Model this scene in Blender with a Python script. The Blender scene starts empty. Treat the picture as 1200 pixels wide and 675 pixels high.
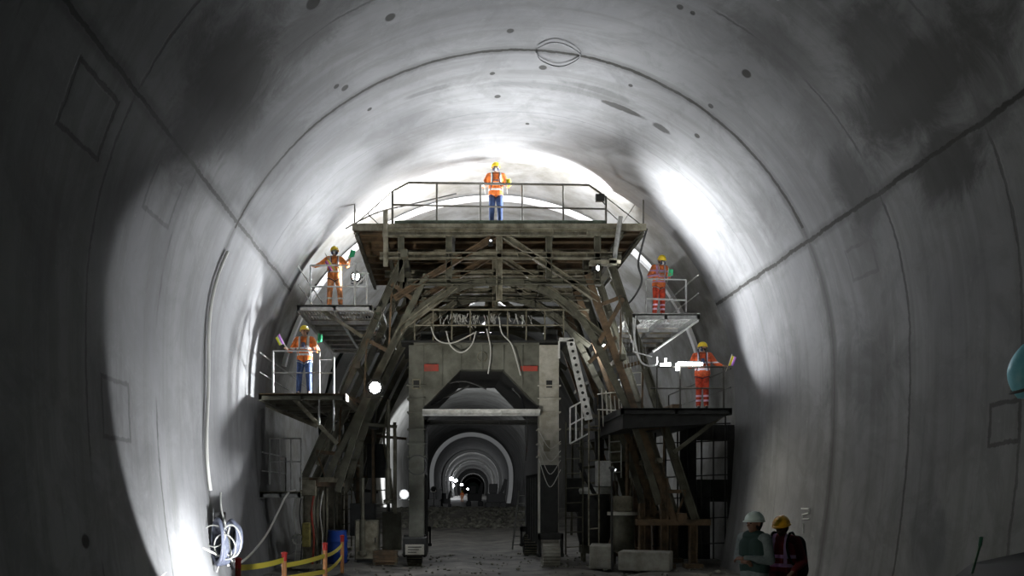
import bpy, math, random
from mathutils import Vector, Matrix, noise as mnoise
random.seed(7)
C = bpy.context.scene.collection
PI = math.pi

# ------------------------------------------------------------------ camera, world, exposure
F = 1030.0                      # focal length in pixels of the 1200 px wide frame
VX, VY, EYE = 523.0, 575.0, 2.1  # where the tunnel axis vanishes, eye height
cd = bpy.data.cameras.new('camera'); cam = bpy.data.objects.new('camera', cd); C.objects.link(cam)
cam.location = (0, 0, EYE); cam.rotation_euler = (PI/2, 0, 0)
cd.sensor_width = 36.0; cd.lens = 36.0*F/1200.0
cd.shift_x = (600-VX)/1200.0; cd.shift_y = (VY-337.5)/1200.0
cd.clip_end = 3000; cd.clip_start = 0.05
bpy.context.scene.camera = cam
sc = bpy.context.scene
sc.view_settings.view_transform = 'Standard'; sc.view_settings.look = 'None'
sc.view_settings.gamma = 1; sc.view_settings.use_curve_mapping = False
sc.view_settings.exposure = 0.12
w = bpy.data.worlds.new('world'); sc.world = w; w.use_nodes = True
w.node_tree.nodes['Background'].inputs[0].default_value = (0.35, 0.5, 0.45, 1)
w.node_tree.nodes['Background'].inputs[1].default_value = 0.004

XC, ZC, R = 1.52, 4.73, 6.6     # tunnel axis, crown centre height, crown radius
LIGHTS = []
def light(name, kind, loc, power, color=(1, 1, 1), size=0.1, target=None, cone=60, blend=0.3):
    ld = bpy.data.lights.new(name, kind); ld.energy = power; ld.color = color
    if kind in ('POINT', 'SPOT'): ld.shadow_soft_size = size
    if kind == 'SPOT': ld.spot_size = math.radians(cone); ld.spot_blend = blend
    if kind == 'AREA': ld.size = size
    o = bpy.data.objects.new(name, ld); C.objects.link(o); o.location = loc
    if target is not None:
        o.rotation_euler = (Vector(target)-Vector(loc)).to_track_quat('-Z', 'Y').to_euler()
    return o
COOL = (0.93, 0.96, 1.0)
# work floodlights on and behind the gantry, plus added fills; some get housings below
light('flood_light_lower_left', 'SPOT', (-1.9, 23.2, 4.85), 1870, COOL, 0.12, (-5.0, 20.95, 5.1), 76, 0.15)
light('flood_light_portal', 'POINT', (-1.15, 23.75, 2.0), 40, COOL, 0.12)
light('flood_light_upper_left', 'SPOT', (-2.55, 24.70, 8.15), 180, COOL, 0.08, (-4.5, 22.9, 8.1), 112, 0.5)
light('tube_light_right', 'SPOT', (6.5, 23.3, 5.65), 231, COOL, 0.12, (8.2, 22.4, 6.3), 104, 0.6)
light('tube_light_up', 'SPOT', (5.9, 23.75, 5.45), 60, COOL, 0.06, (6.1, 25.6, 6.9), 120, 0.6)
light('stairs_fill_light', 'POINT', (4.55, 25.5, 6.3), 45, COOL, 0.02)  # added fill that brightens the stairs and ladders
light('gantry_fill_light', 'SPOT', (-1.9, 15.6, 0.42), 2300, (1.0, 0.98, 0.9), 0.08, (1.5, 24.0, 7.6), 50, 0.9)  # added frontal fill for the gantry, standing out of view
light('flood_light_upper_right', 'SPOT', (4.1, 23.5, 8.1), 2300, COOL, 0.12, (7.6, 21.0, 8.9), 116, 1.0)
light('flood_light_deck', 'SPOT', (4.2, 24.35, 10.05), 2600, COOL, 0.15, (1.2, 28.5, 11.9), 150, 0.4)
light('flood_light_deck_left', 'POINT', (-1.2, 26.5, 9.9), 1400, COOL, 0.15)
light('crown_fill_light', 'SPOT', (1.2, 23.4, 8.9), 850, COOL, 0.15, (1.2, 21.8, 11.4), 150, 0.9)  # added fill to lift the crown above the deck
light('crown_far_fill_light', 'SPOT', (2.8, 23.6, 6.3), 3500, COOL, 0.15, (1.4, 18.4, 11.2), 72, 1.0)  # added fill for the forward crown, without a fixture
light('left_vault_fill_light', 'SPOT', (0.2, 23.6, 6.3), 2700, COOL, 0.15, (-3.4, 20.8, 9.0), 76, 1.0)  # added fill for the left vault, without a fixture
light('flood_light_rear', 'POINT', (1.5, 33.5, 8.4), 650, COOL, 0.3)
light('flood_light_rear_low', 'POINT', (6.3, 31.5, 2.6), 20, COOL, 0.25)
light('flood_light_rear_left', 'POINT', (-3.5, 32.5, 4.2), 30, COOL, 0.25)
light('flood_light_wall', 'SPOT', (-3.1, 16.4, 0.38), 1000, COOL, 0.06, (-5.08, 16.75, 1.4), 115, 0.06)
light('right_wall_fill_light', 'SPOT', (4.5, 22.9, 2.6), 252, (1.0, 0.97, 0.84), 0.08, (8.1, 20.3, 1.3), 96, 1.0)  # added fill that lifts the lower right wall
light('flood_light_beyond', 'POINT', (1.5, 42.5, 9.2), 520, COOL, 0.12)
light('flood_light_berm', 'SPOT', (-0.9, 63, 2.2), 36000, COOL, 0.3, (3.9, 150, 4.5), 110, 0.5)
LAMPS = [(1.55, 215, 5.0), (3.1, 260, 5.1), (2.6, 300, 3.9), (6.4, 350, 4.5), (12.0, 480, 3.0)]
for k, (lx, ly, lz) in enumerate(LAMPS):
    light('string_light_%s' % 'abcde'[k], 'POINT', (lx, ly, lz), 5000, COOL, 0.3)
# low lamp out of frame on the left: throws the two men's shadows on the right wall
light('ground_lamp_left', 'SPOT', (-3.6, 6.8, 0.85), 300, (1.0, 0.97, 0.82), 0.08, (8.0, 14.2, 2.6), 96, 0.8)
light('green_fill_light', 'POINT', (-3.0, 1.5, 6.5), 34, (0.15, 1.0, 0.5), 0.5)  # unseen light added to tint the near left wall green
light('barrier_fill_light', 'SPOT', (-1.5, 11.5, 0.6), 160, COOL, 0.06, (-2.9, 16.2, 0.75), 36, 0.6)  # unseen fill added to brighten the barrier posts and tape

# ------------------------------------------------------------------ helpers
def PX(px, py, D):
    return Vector(((px-VX)*D/F, D, EYE+(VY-py)*D/F))
def S(px): return px
class MB:
    def __init__(s): s.v = []; s.f = []
    def quadgrid(s, rows, closed=True, cap=True):
        b = len(s.v); n = len(rows[0])
        for r in rows: s.v.extend([tuple(p) for p in r])
        for i in range(len(rows)-1):
            for j in range(n if closed else n-1):
                a = b+i*n+j; c = b+i*n+(j+1) % n
                s.f.append((a, c, c+n, a+n))
        if cap:
            s.f.append(tuple(b+j for j in reversed(range(n))))
            s.f.append(tuple(b+(len(rows)-1)*n+j for j in range(n)))
        return s
    def box(s, x0, x1, y0, y1, z0, z1):
        b = len(s.v)
        s.v += [(x0,y0,z0),(x1,y0,z0),(x1,y1,z0),(x0,y1,z0),(x0,y0,z1),(x1,y0,z1),(x1,y1,z1),(x0,y1,z1)]
        s.f += [tuple(b+i for i in q) for q in ((0,3,2,1),(4,5,6,7),(0,1,5,4),(1,2,6,5),(2,3,7,6),(3,0,4,7))]
        return s
    def bar(s, p, q, wy, h, ref=(0, 1, 0)):
        """rectangular bar p->q; wy = size along ref, h = size across it"""
        p = Vector(p); q = Vector(q); d = (q-p).normalized(); r = Vector(ref)
        if abs(d.dot(r)) > 0.98: r = Vector((1, 0, 0))
        u = d.cross(r).normalized(); v = u.cross(d).normalized()
        rows = []
        for c in (p, q):
            rows.append([c+u*h/2+v*wy/2, c-u*h/2+v*wy/2, c-u*h/2-v*wy/2, c+u*h/2-v*wy/2])
        return s.quadgrid(rows)
    def ibeam(s, p, q, wy, h, t=0.025, ref=(0, 1, 0)):
        p = Vector(p); q = Vector(q); d = (q-p).normalized(); r = Vector(ref)
        if abs(d.dot(r)) > 0.98: r = Vector((1, 0, 0))
        u = d.cross(r).normalized(); v = u.cross(d).normalized()
        for sg in (-1, 1):
            s.bar(p+u*sg*(h-t)/2, q+u*sg*(h-t)/2, wy, t, ref)
        s.bar(p, q, t, h-2*t, ref)
        n = int((q-p).length/0.9)
        for i in range(1, n):   # web stiffeners
            c = p+d*((q-p).length*i/n)
            s.bar(c-d*0.01, c+d*0.01, wy*0.9, h-2*t, ref)
        return s
    def tube(s, pts, r, n=8, taper=None):
        pts = [Vector(p) for p in pts]; rows = []; u = None
        for i, p in enumerate(pts):
            d = (pts[min(i+1, len(pts)-1)]-pts[max(i-1, 0)]).normalized()
            if u is None:
                a = Vector((0, 0, 1)) if abs(d.z) < 0.9 else Vector((1, 0, 0))
                u = d.cross(a).normalized()
            else: u = (u-d*u.dot(d)).normalized()
            v = d.cross(u); rr = r if taper is None else taper[i]
            rows.append([p+u*rr*math.cos(2*PI*k/n)+v*rr*math.sin(2*PI*k/n) for k in range(n)])
        return s.quadgrid(rows)
    def ring(s, c, rad, r, axis=(0, 1, 0), n=24, m=6, sx=1, sz=1):
        c = Vector(c); a = Vector(axis).normalized()
        t = Vector((0, 0, 1)) if abs(a.z) < 0.9 else Vector((1, 0, 0))
        u = a.cross(t).normalized(); v = a.cross(u); b = len(s.v)
        for i in range(n):
            an = 2*PI*i/n; o = u*math.cos(an)*sx+v*math.sin(an)*sz
            for j in range(m):
                bn = 2*PI*j/m
                s.v.append(tuple(c+o*(rad+r*math.cos(bn))+a*r*math.sin(bn)))
        for i in range(n):
            for j in range(m):
                s.f.append((b+i*m+j, b+((i+1) % n)*m+j, b+((i+1) % n)*m+(j+1) % m, b+i*m+(j+1) % m))
        return s
    def lathe(s, c, prof, axis=(0, 0, 1), n=24):
        """prof: (radius, height) pairs along axis"""
        c = Vector(c); a = Vector(axis).normalized()
        t = Vector((0, 1, 0)) if abs(a.y) < 0.9 else Vector((1, 0, 0))
        u = a.cross(t).normalized(); v = a.cross(u)
        rows = [[c+a*h+(u*math.cos(2*PI*k/n)+v*math.sin(2*PI*k/n))*max(r, 1e-4) for k in range(n)] for r, h in prof]
        return s.quadgrid(rows)
    def rc(s, a, b, ra, rb, fy=1.0, n=14):
        """rounded cone a->b"""
        a = Vector(a); b = Vector(b); d = (b-a)
        d = d.normalized() if d.length > 1e-6 else Vector((0, 0, 1))
        t = Vector((0, 1, 0)) if abs(d.y) < 0.9 else Vector((1, 0, 0))
        u = d.cross(t).normalized(); v = d.cross(u); rows = []
        for k in range(0, 5):
            an = -PI/2+PI/2*k/4; rows.append((a+d*ra*math.sin(an), ra*max(math.cos(an), .02)))
        for k in range(0, 5):
            an = PI/2*k/4; rows.append((b+d*rb*math.sin(an), rb*max(math.cos(an), .02)))
        out = []
        for c, r in rows:
            base = a+(b-a)*max(0, min(1, (c-a).dot(d)/max((b-a).length, 1e-6)))
            L = []
            for j in range(n):
                p = c+(u*math.cos(2*PI*j/n)+v*math.sin(2*PI*j/n))*r
                q = Vector(p); q.y = base.y+(p.y-base.y)*fy; L.append(q)
            out.append(L)
        return s.quadgrid(out)
    def prism(s, poly, y0, y1):
        """poly in (x, z), extruded along y"""
        return s.quadgrid([[(x, y0, z) for x, z in poly], [(x, y1, z) for x, z in poly]])
    def xf(s, m):
        s.v = [tuple(m @ Vector(p)) for p in s.v]; return s
    def build(s, name, mat, parent=None, off=None, smooth=False, remesh=None, bevel=None):
        me = bpy.data.meshes.new(name)
        o = Vector((0, 0, 0))
        if off is not None: o = Vector(off)
        elif parent is not None and not parent.get('_local'):
            p = parent
            while p is not None: o += p.location; p = p.parent
        me.from_pydata([tuple(Vector(p)-o) for p in s.v], [], s.f); me.update()
        for m in (mat if isinstance(mat, (list, tuple)) else [mat]): me.materials.append(m)
        import bmesh
        bm = bmesh.new(); bm.from_mesh(me); bmesh.ops.recalc_face_normals(bm, faces=bm.faces); bm.to_mesh(me); bm.free()
        if smooth:
            me.polygons.foreach_set('use_smooth', [True]*len(me.polygons))
        ob = bpy.data.objects.new(name, me); C.objects.link(ob)
        if parent is not None: ob.parent = parent
        if remesh:
            m = ob.modifiers.new('r', 'REMESH'); m.mode = 'VOXEL'; m.voxel_size = remesh; m.use_smooth_shade = True
            m = ob.modifiers.new('s', 'SMOOTH'); m.factor = 0.6; m.iterations = 3
        if bevel:
            m = ob.modifiers.new('b', 'BEVEL'); m.width = bevel; m.segments = 2; m.limit_method = 'ANGLE'
        return ob
    def top(s, name, mat, **k):
        """a thing that is one mesh: origin moved to its base centre"""
        xs = [p[0] for p in s.v]; ys = [p[1] for p in s.v]; zs = [p[2] for p in s.v]
        o = Vector(((min(xs)+max(xs))/2, (min(ys)+max(ys))/2, min(zs)))
        ob = s.build(name, mat, off=o, **k); ob.location = o
        return ob
def smoothpts(pts, k=6):
    pts = [Vector(p) for p in pts]; out = []
    for i in range(len(pts)-1):
        p0 = pts[max(i-1, 0)]; p1 = pts[i]; p2 = pts[i+1]; p3 = pts[min(i+2, len(pts)-1)]
        for j in range(k):
            t = j/k
            out.append(0.5*((2*p1)+(p2-p0)*t+(2*p0-5*p1+4*p2-p3)*t*t+(3*p1-p0-3*p2+p3)*t**3))
    out.append(pts[-1]); return out
def tag(o, label=None, cat=None, group=None, kind=None):
    if label: o['label'] = label
    if cat: o['category'] = cat
    if group: o['group'] = group
    if kind: o['kind'] = kind
    return o
def empty(name, loc, label=None, cat=None, group=None, rz=0, local=False):
    o = bpy.data.objects.new(name, None); C.objects.link(o); o.location = loc; o.rotation_euler = (0, 0, rz)
    o.empty_display_size = 0.2
    if local: o['_local'] = 1
    return tag(o, label, cat, group)
def dup(o, parent=None, delta=(0, 0, 0)):
    c = o.copy(); C.objects.link(c)
    if parent is not None: c.parent = parent
    c.location = Vector(o.location)+Vector(delta)
    for ch in list(o.children): dup(ch, c)
    return c

# ------------------------------------------------------------------ materials
MATS = {}
def mat(name, col, rough=0.7, metal=0.0, var=0.0, scale=6.0, col2=None, bump=0.0, emit=None, es=1.0, bscale=None):
    m = bpy.data.materials.new(name); m.use_nodes = True; nt = m.node_tree; b = nt.nodes['Principled BSDF']
    b.inputs['Roughness'].default_value = rough; b.inputs['Metallic'].default_value = metal
    b.inputs['Base Color'].default_value = (*col, 1)
    if emit:
        b.inputs['Emission Color'].default_value = (*emit, 1); b.inputs['Emission Strength'].default_value = es
    tc = nt.nodes.new('ShaderNodeTexCoord')
    if var or col2:
        n = nt.nodes.new('ShaderNodeTexNoise'); n.inputs['Scale'].default_value = scale; n.inputs['Detail'].default_value = 6
        n.inputs['Roughness'].default_value = 0.65
        nt.links.new(tc.outputs['Object'], n.inputs['Vector'])
        r = nt.nodes.new('ShaderNodeValToRGB'); c2 = col2 or tuple(c*(1-var) for c in col)
        r.color_ramp.elements[0].position = 0.38; r.color_ramp.elements[1].position = 0.62
        r.color_ramp.elements[0].color = (*c2, 1); r.color_ramp.elements[1].color = (*col, 1)
        nt.links.new(n.outputs['Fac'], r.inputs['Fac']); nt.links.new(r.outputs['Color'], b.inputs['Base Color'])
    if bump:
        n2 = nt.nodes.new('ShaderNodeTexNoise'); n2.inputs['Scale'].default_value = bscale or scale*3; n2.inputs['Detail'].default_value = 5
        nt.links.new(tc.outputs['Object'], n2.inputs['Vector'])
        bp = nt.nodes.new('ShaderNodeBump'); bp.inputs['Strength'].default_value = bump; bp.inputs['Distance'].default_value = 0.02
        nt.links.new(n2.outputs['Fac'], bp.inputs['Height']); nt.links.new(bp.outputs['Normal'], b.inputs['Normal'])
    MATS[name] = m
    return m
steel = mat('dirty_steel', (0.15, 0.145, 0.105), 0.6, 0.2, col2=(0.075, 0.07, 0.05), scale=2.2, bump=0.3)
rust = mat('rusty_steel', (0.17, 0.11, 0.06), 0.75, 0.1, col2=(0.07, 0.05, 0.03), scale=3, bump=0.3)
portalp = mat('portal_paint', (0.17, 0.17, 0.14), 0.6, 0.1, col2=(0.085, 0.085, 0.065), scale=1.6, bump=.15)
grime = mat('grimy_steel', (0.30, 0.28, 0.21), 0.6, 0.2, col2=(0.11, 0.095, 0.06), scale=2.5, bump=0.2)
palesteel = mat('pale_painted_steel', (0.52, 0.50, 0.44), 0.5, 0.1, col2=(0.33, 0.31, 0.25), scale=2.5, bump=0.15)
darksteel = mat('dark_steel', (0.035, 0.035, 0.033), 0.6, 0.2, var=0.4, scale=4)
deckgreen = mat('green_board', (0.10, 0.13, 0.09), 0.7, 0, var=0.5, scale=4)
plywood = mat('stained_plywood', (0.20, 0.135, 0.07), 0.8, 0, col2=(0.10, 0.065, 0.03), scale=1.6, bump=0.1)
palewood = mat('pale_plywood', (0.62, 0.55, 0.40), 0.7, 0, col2=(0.45, 0.38, 0.25), scale=1.5)
white = mat('white_steel', (0.75, 0.75, 0.73), 0.45, 0.0, col2=(0.5, 0.5, 0.48), scale=5)
railm = mat('rail_steel', (0.10, 0.095, 0.08), 0.5, 0.4, var=0.4, scale=5)
railgrey = mat('grey_rail_steel', (0.42, 0.42, 0.40), 0.5, 0.3, var=0.4, scale=5)
black = mat('black_rubber', (0.012, 0.012, 0.012), 0.55)
cablegrey = mat('grey_cable', (0.55, 0.54, 0.50), 0.6)
cabledark = mat('dark_cable', (0.05, 0.05, 0.05), 0.6)
ropem = mat('pale_rope', (0.28, 0.28, 0.26), 0.8)
hosemat = mat('blue_grey_hose', (0.10, 0.11, 0.15), 0.55, var=0.4, scale=12)
redp = mat('red_paint', (0.45, 0.05, 0.03), 0.6, col2=(0.25, 0.06, 0.04), scale=4)
bluep = mat('blue_plastic', (0.015, 0.06, 0.32), 0.4)
tealp = mat('teal_plastic', (0.25, 0.62, 0.72), 0.4, col2=(0.18, 0.5, 0.62), scale=6)
yellowtape = mat('yellow_tape', (0.85, 0.72, 0.08), 0.5)
postorange = mat('post_orange', (0.75, 0.33, 0.12), 0.5)
postred = mat('post_red', (0.7, 0.04, 0.03), 0.5)
lens = mat('lamp_lens', (0.9, 0.9, 0.9), 0.3, emit=(0.93, 0.96, 1.0), es=40)
lensdim = mat('dim_lens', (0.9, 0.9, 0.9), 0.3, emit=(0.93, 0.96, 1.0), es=1.2)
lenssoft = mat('tube_lens', (0.9, 0.9, 0.9), 0.3, emit=(0.93, 0.96, 1.0), es=14)
conc_block = mat('pale_concrete', (0.36, 0.35, 0.31), 0.85, 0, col2=(0.22, 0.21, 0.18), scale=2.5, bump=0.4)
mud = mat('dark_mud', (0.16, 0.15, 0.13), 0.75, 0, col2=(0.055, 0.052, 0.045), scale=0.9, bump=0.9, bscale=7)
gravel = mat('wet_gravel', (0.24, 0.235, 0.19), 0.8, 0, col2=(0.10, 0.10, 0.08), scale=3, bump=0.8, bscale=12)

# ---- lining concrete: UV = (arc length from the crown, distance along the tunnel)
def prof_pt(s, rr=R):
    """point on the tunnel profile at arc length s from the crown (right positive), crown radius rr"""
    q = rr*PI/2*0.98
    a = s/rr
    if abs(s) <= q: return XC+rr*math.sin(a), ZC+rr*math.cos(a)
    sg = 1 if s > 0 else -1; e = abs(s)-q
    a0 = 0.98*PI/2; r2 = 22.0; cx = rr*math.sin(a0)-r2*math.sin(a0); cz = rr*math.cos(a0)-r2*math.cos(a0)
    a1 = a0+e/r2
    return XC+sg*(cx+r2*math.sin(a1)), ZC+cz+r2*math.cos(a1)
SMAX = 15.3
def pix_to_uv(px, py, rr=R):
    """where the sight line through a pixel of the photograph meets the lining"""
    dx = (px-VX)/F; dz = (VY-py)/F
    lo, hi = 1.0, 400.0
    def inside(t):
        x = dx*t-XC; z = EYE+dz*t-ZC
        if z > 0: return x*x+z*z < rr*rr
        hw = abs(prof_pt(rr*PI/2-z, rr)[0]-XC)
        return abs(x) < hw
    while hi-lo > 1e-3:
        m = (lo+hi)/2
        if inside(m): lo = m
        else: hi = m
    x = dx*lo-XC; z = EYE+dz*lo-ZC
    if z > 0: s = rr*math.atan2(x, z)
    else: s = math.copysign(rr*PI/2-z, x)
    return s, lo
SL, SR = -7.27, 7.70            # the two longitudinal construction joints
class NT:
    def __init__(s, nt): s.nt = nt
    def n(s, t, **k):
        o = s.nt.nodes.new(t)
        for a, b in k.items(): setattr(o, a, b)
        return o
    def inp(s, sock, v):
        if hasattr(v, 'links') or isinstance(v, bpy.types.NodeSocket): s.nt.links.new(v, sock)
        else: sock.default_value = v
    def m(s, op, a, b=0.0, c=None, clamp=False):
        o = s.n('ShaderNodeMath', operation=op); o.use_clamp = clamp
        s.inp(o.inputs[0], a); s.inp(o.inputs[1], b)
        if c is not None: s.inp(o.inputs[2], c)
        return o.outputs[0]
    def mr(s, v, a, b, c=0.0, d=1.0):
        o = s.n('ShaderNodeMapRange', interpolation_type='SMOOTHSTEP'); s.inp(o.inputs[0], v)
        for i, x in enumerate((a, b, c, d)): o.inputs[i+1].default_value = x
        return o.outputs[0]
    def noise(s, vec, scale, detail=5, rough=0.6, dist=0.0):
        o = s.n('ShaderNodeTexNoise'); s.inp(o.inputs['Vector'], vec); o.inputs['Scale'].default_value = scale
        o.inputs['Detail'].default_value = detail; o.inputs['Roughness'].default_value = rough; o.inputs['Distortion'].default_value = dist
        return o.outputs['Fac']
    def mix(s, f, a, b):
        o = s.n('ShaderNodeMix', data_type='RGBA'); s.inp(o.inputs[0], f); s.inp(o.inputs[6], a); s.inp(o.inputs[7], b)
        return o.outputs[2]
def lining_material():
    m = bpy.data.materials.new('cast_concrete_lining'); m.use_nodes = True; g = NT(m.node_tree)
    bs = m.node_tree.nodes['Principled BSDF']
    uv = g.n('ShaderNodeUVMap'); uv.uv_map = 'UVMap'
    sep = g.n('ShaderNodeSeparateXYZ'); g.inp(sep.inputs[0], uv.outputs[0]); s, y = sep.outputs[0], sep.outputs[1]
    tc = g.n('ShaderNodeTexCoord').outputs['Object']
    big = g.noise(tc, 0.22, 6, 0.6, 0.4); mid = g.noise(tc, 0.9, 7, 0.7, 0.6); fine = g.noise(tc, 6.0, 6, 0.7)
    # streaks running round the arch
    st = g.n('ShaderNodeCombineXYZ'); g.inp(st.inputs[0], g.m('MULTIPLY', s, 0.16)); g.inp(st.inputs[1], g.m('MULTIPLY', y, 2.6))
    streak = g.noise(st.outputs[0], 1.0, 5, 0.65, 0.5)
    base = g.mix(g.mr(big, 0.3, 0.7), (0.17, 0.17, 0.174, 1), (0.25, 0.25, 0.25, 1))
    base = g.mix(g.m('MULTIPLY', g.mr(mid, 0.58, 0.36), 0.45), base, (0.11, 0.11, 0.108, 1))
    base = g.mix(g.m('MULTIPLY', g.mr(streak, 0.56, 0.34), 0.30), base, (0.10, 0.098, 0.09, 1))
    base = g.mix(g.m('MULTIPLY', g.mr(fine, 0.60, 0.74), 0.25), base, (0.34, 0.34, 0.335, 1))
    mask = None
    def add(v):
        nonlocal mask
        mask = v if mask is None else g.m('MAXIMUM', mask, v)
    wob = g.m('MULTIPLY', g.m('SUBTRACT', mid, 0.5), 0.16)
    wobf = g.m('MULTIPLY', g.m('SUBTRACT', fine, 0.5), 0.09)
    yw = g.m('ADD', g.m('ADD', y, wob), wobf); sw = g.m('ADD', g.m('ADD', s, wob), wobf)
    def line(coord, at, wd, amt, gate=None):
        d = g.m('ABSOLUTE', g.m('SUBTRACT', coord, at)); v = g.mr(d, wd, wd*0.35, 0.0, amt)
        if gate is not None: v = g.m('MULTIPLY', v, gate)
        add(v)
    broken = g.mr(g.noise(tc, 0.5, 3), 0.40, 0.52)
    below = g.m('GREATER_THAN', s, SR); arch = g.m('LESS_THAN', g.m('ABSOLUTE', s), 7.4)
    line(yw, 18.4, 0.085, 1.0, g.m('MAXIMUM', arch, 0.55))
    line(yw, 18.4, 0.22, 0.4)
    line(yw, 15.4, 0.05, 0.6, g.m('MAXIMUM', below, broken))
    line(yw, 12.4, 0.045, 0.5, g.m('MAXIMUM', below, broken))
    line(yw, 9.4, 0.03, 0.3, broken)
    line(yw, 21.4, 0.03, 0.25, broken)
    line(sw, SR, 0.07, 0.95); line(sw, SR, 0.18, 0.35)
    line(sw, SL, 0.065, 0.8); line(sw, SL, 0.20, 0.35)
    # stains: pixel, radii (arc, along), strength, softness
    def stain(px, py, ra, ry, amt, soft=0.8, jag=1.0):
        s0, y0 = pix_to_uv(px, py)
        a = g.m('DIVIDE', g.m('SUBTRACT', s, s0), ra); b = g.m('DIVIDE', g.m('SUBTRACT', y, y0), ry)
        d = g.m('SQRT', g.m('ADD', g.m('MULTIPLY', a, a), g.m('MULTIPLY', b, b)))
        d = g.m('ADD', d, g.m('MULTIPLY', g.m('SUBTRACT', mid, 0.5), 1.9*jag))
        add(g.mr(d, 1.0+soft*0.5, 1.0-soft*0.5, 0.0, amt))
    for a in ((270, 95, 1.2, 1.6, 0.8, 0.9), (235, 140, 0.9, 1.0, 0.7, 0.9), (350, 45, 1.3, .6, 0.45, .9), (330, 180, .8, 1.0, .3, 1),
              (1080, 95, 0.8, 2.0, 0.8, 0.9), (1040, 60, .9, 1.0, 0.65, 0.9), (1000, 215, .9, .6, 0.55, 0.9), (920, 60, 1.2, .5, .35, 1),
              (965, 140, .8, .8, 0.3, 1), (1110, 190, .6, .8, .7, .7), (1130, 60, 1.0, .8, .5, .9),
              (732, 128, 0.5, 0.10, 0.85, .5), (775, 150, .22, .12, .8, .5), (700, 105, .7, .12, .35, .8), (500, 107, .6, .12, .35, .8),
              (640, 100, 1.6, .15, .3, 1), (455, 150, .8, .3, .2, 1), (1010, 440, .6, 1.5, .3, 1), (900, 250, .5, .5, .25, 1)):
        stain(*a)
    for px, py, r in ((598, 36, .07), (636, 79, .085), (583, 113, .07), (394, 101, .06), (404, 103, .08), (577, 86, .06), (433, 128, .06), (817, 159, .07),
                      (875, 86, .10), (833, 124, .06), (367, 3, .14), (457, 20, .10), (797, 8, .06), (812, 15, .05), (100, 635, .1), (618, 145, .05), (739, 100, .05)):
        stain(px, py, r, r*1.2, 0.9, 0.4, 0.25)
    # outlines of patched anchor boxes
    for px, py, ra, ry, amt in ((103, 131, .42, .62, .6), (191, 229, .38, .6, .35), (136, 480, .45, .55, .4), (1178, 495, .30, .33, .6), (1010, 305, .3, .5, .25)):
        s0, y0 = pix_to_uv(px, py)
        a = g.m('ABSOLUTE', g.m('SUBTRACT', sw, s0)); b = g.m('ABSOLUTE', g.m('SUBTRACT', yw, y0))
        d = g.m('MAXIMUM', g.m('SUBTRACT', a, ra), g.m('SUBTRACT', b, ry))
        add(g.mr(g.m('ABSOLUTE', d), 0.05, 0.02, 0.0, amt))
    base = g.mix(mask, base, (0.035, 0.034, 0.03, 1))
    g.inp(bs.inputs['Base Color'], base)
    g.inp(bs.inputs['Roughness'], g.mr(mid, 0.3, 0.7, 0.8, 1.0)); bs.inputs['Specular IOR Level'].default_value = 0.12
    bp = g.n('ShaderNodeBump'); bp.inputs['Strength'].default_value = 0.5; bp.inputs['Distance'].default_value = 0.03
    hgt = g.m('SUBTRACT', g.m('ADD', g.m('MULTIPLY', mid, 0.08), g.m('MULTIPLY', fine, 0.2)), g.m('MULTIPLY', mask, 0.5))
    g.inp(bp.inputs['Height'], hgt); g.inp(bs.inputs['Normal'], bp.outputs[0])
    return m
lining_mat = lining_material()
bore_mat = mat('sprayed_concrete', (0.25, 0.25, 0.245), 0.8, 0, col2=(0.15, 0.145, 0.13), scale=0.8, bump=0.6, bscale=2.5)
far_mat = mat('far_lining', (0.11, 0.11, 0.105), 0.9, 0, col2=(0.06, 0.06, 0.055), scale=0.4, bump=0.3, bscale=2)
rib_mat = mat('rib_concrete', (0.5, 0.5, 0.49), 0.8)
matte = mat('matte_black', (0.006, 0.006, 0.006), 1.0)
for m_ in (matte, bore_mat, far_mat): m_.node_tree.nodes['Principled BSDF'].inputs['Specular IOR Level'].default_value = 0.15

# ------------------------------------------------------------------ setting: the tunnel
def shell(name, s0, s1, ys, m, rr=R, th=0.45, xoff=lambda y: 0.0, ns=40, bumpy=0.0):
    """a strip of lining with thickness, between arc lengths s0..s1 along stations ys"""
    v = []; f = []; uvs = []
    na = ns+1
    for lay in (0, 1):
        for y in ys:
            for i in range(na):
                s = s0+(s1-s0)*i/ns
                x, z = prof_pt(s, rr)
                nx, nz = x-XC, z-ZC
                if nz < 0: nz = 0
                l = math.hypot(nx, nz) or 1
                k = th*lay + (bumpy*mnoise.noise(Vector((s*0.8, y*0.8, 3))) if lay == 0 else 0)
                v.append((x+nx/l*k+xoff(y), y, max(z+nz/l*k, -0.3))); uvs.append((s, y))
    n1 = na*len(ys)
    for j in range(len(ys)-1):
        for i in range(ns):
            a = j*na+i
            f.append((a, a+na, a+na+1, a+1)); a += n1; f.append((a, a+1, a+na+1, a+na))
    for j in (0, len(ys)-1):
        for i in range(ns):
            a = j*na+i; f.append((a, a+1, a+1+n1, a+n1) if j == 0 else (a, a+n1, a+1+n1, a+1))
    for i in (0, ns):
        for j in range(len(ys)-1):
            a = j*na+i; f.append((a, a+n1, a+na+n1, a+na))
    me = bpy.data.meshes.new(name); me.from_pydata(v, [], f); me.update(); me.materials.append(m)
    ul = me.uv_layers.new(name='UVMap')
    for lp in me.loops: ul.data[lp.index].uv = uvs[lp.vertex_index]
    me.polygons.foreach_set('use_smooth', [True]*len(me.polygons))
    import bmesh
    bm = bmesh.new(); bm.from_mesh(me)
    for e in bm.edges:
        if len(e.link_faces) == 2 and e.calc_face_angle(0) > 0.7: e.smooth = False
    bm.to_mesh(me); bm.free()
    o = bpy.data.objects.new(name, me); C.objects.link(o); o['kind'] = 'structure'
    return o
YN = [-6+i*1.28 for i in range(25)]   # -6 .. 24.7
shell('wall_left', -SMAX, SL, YN, lining_mat, ns=24)
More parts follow.
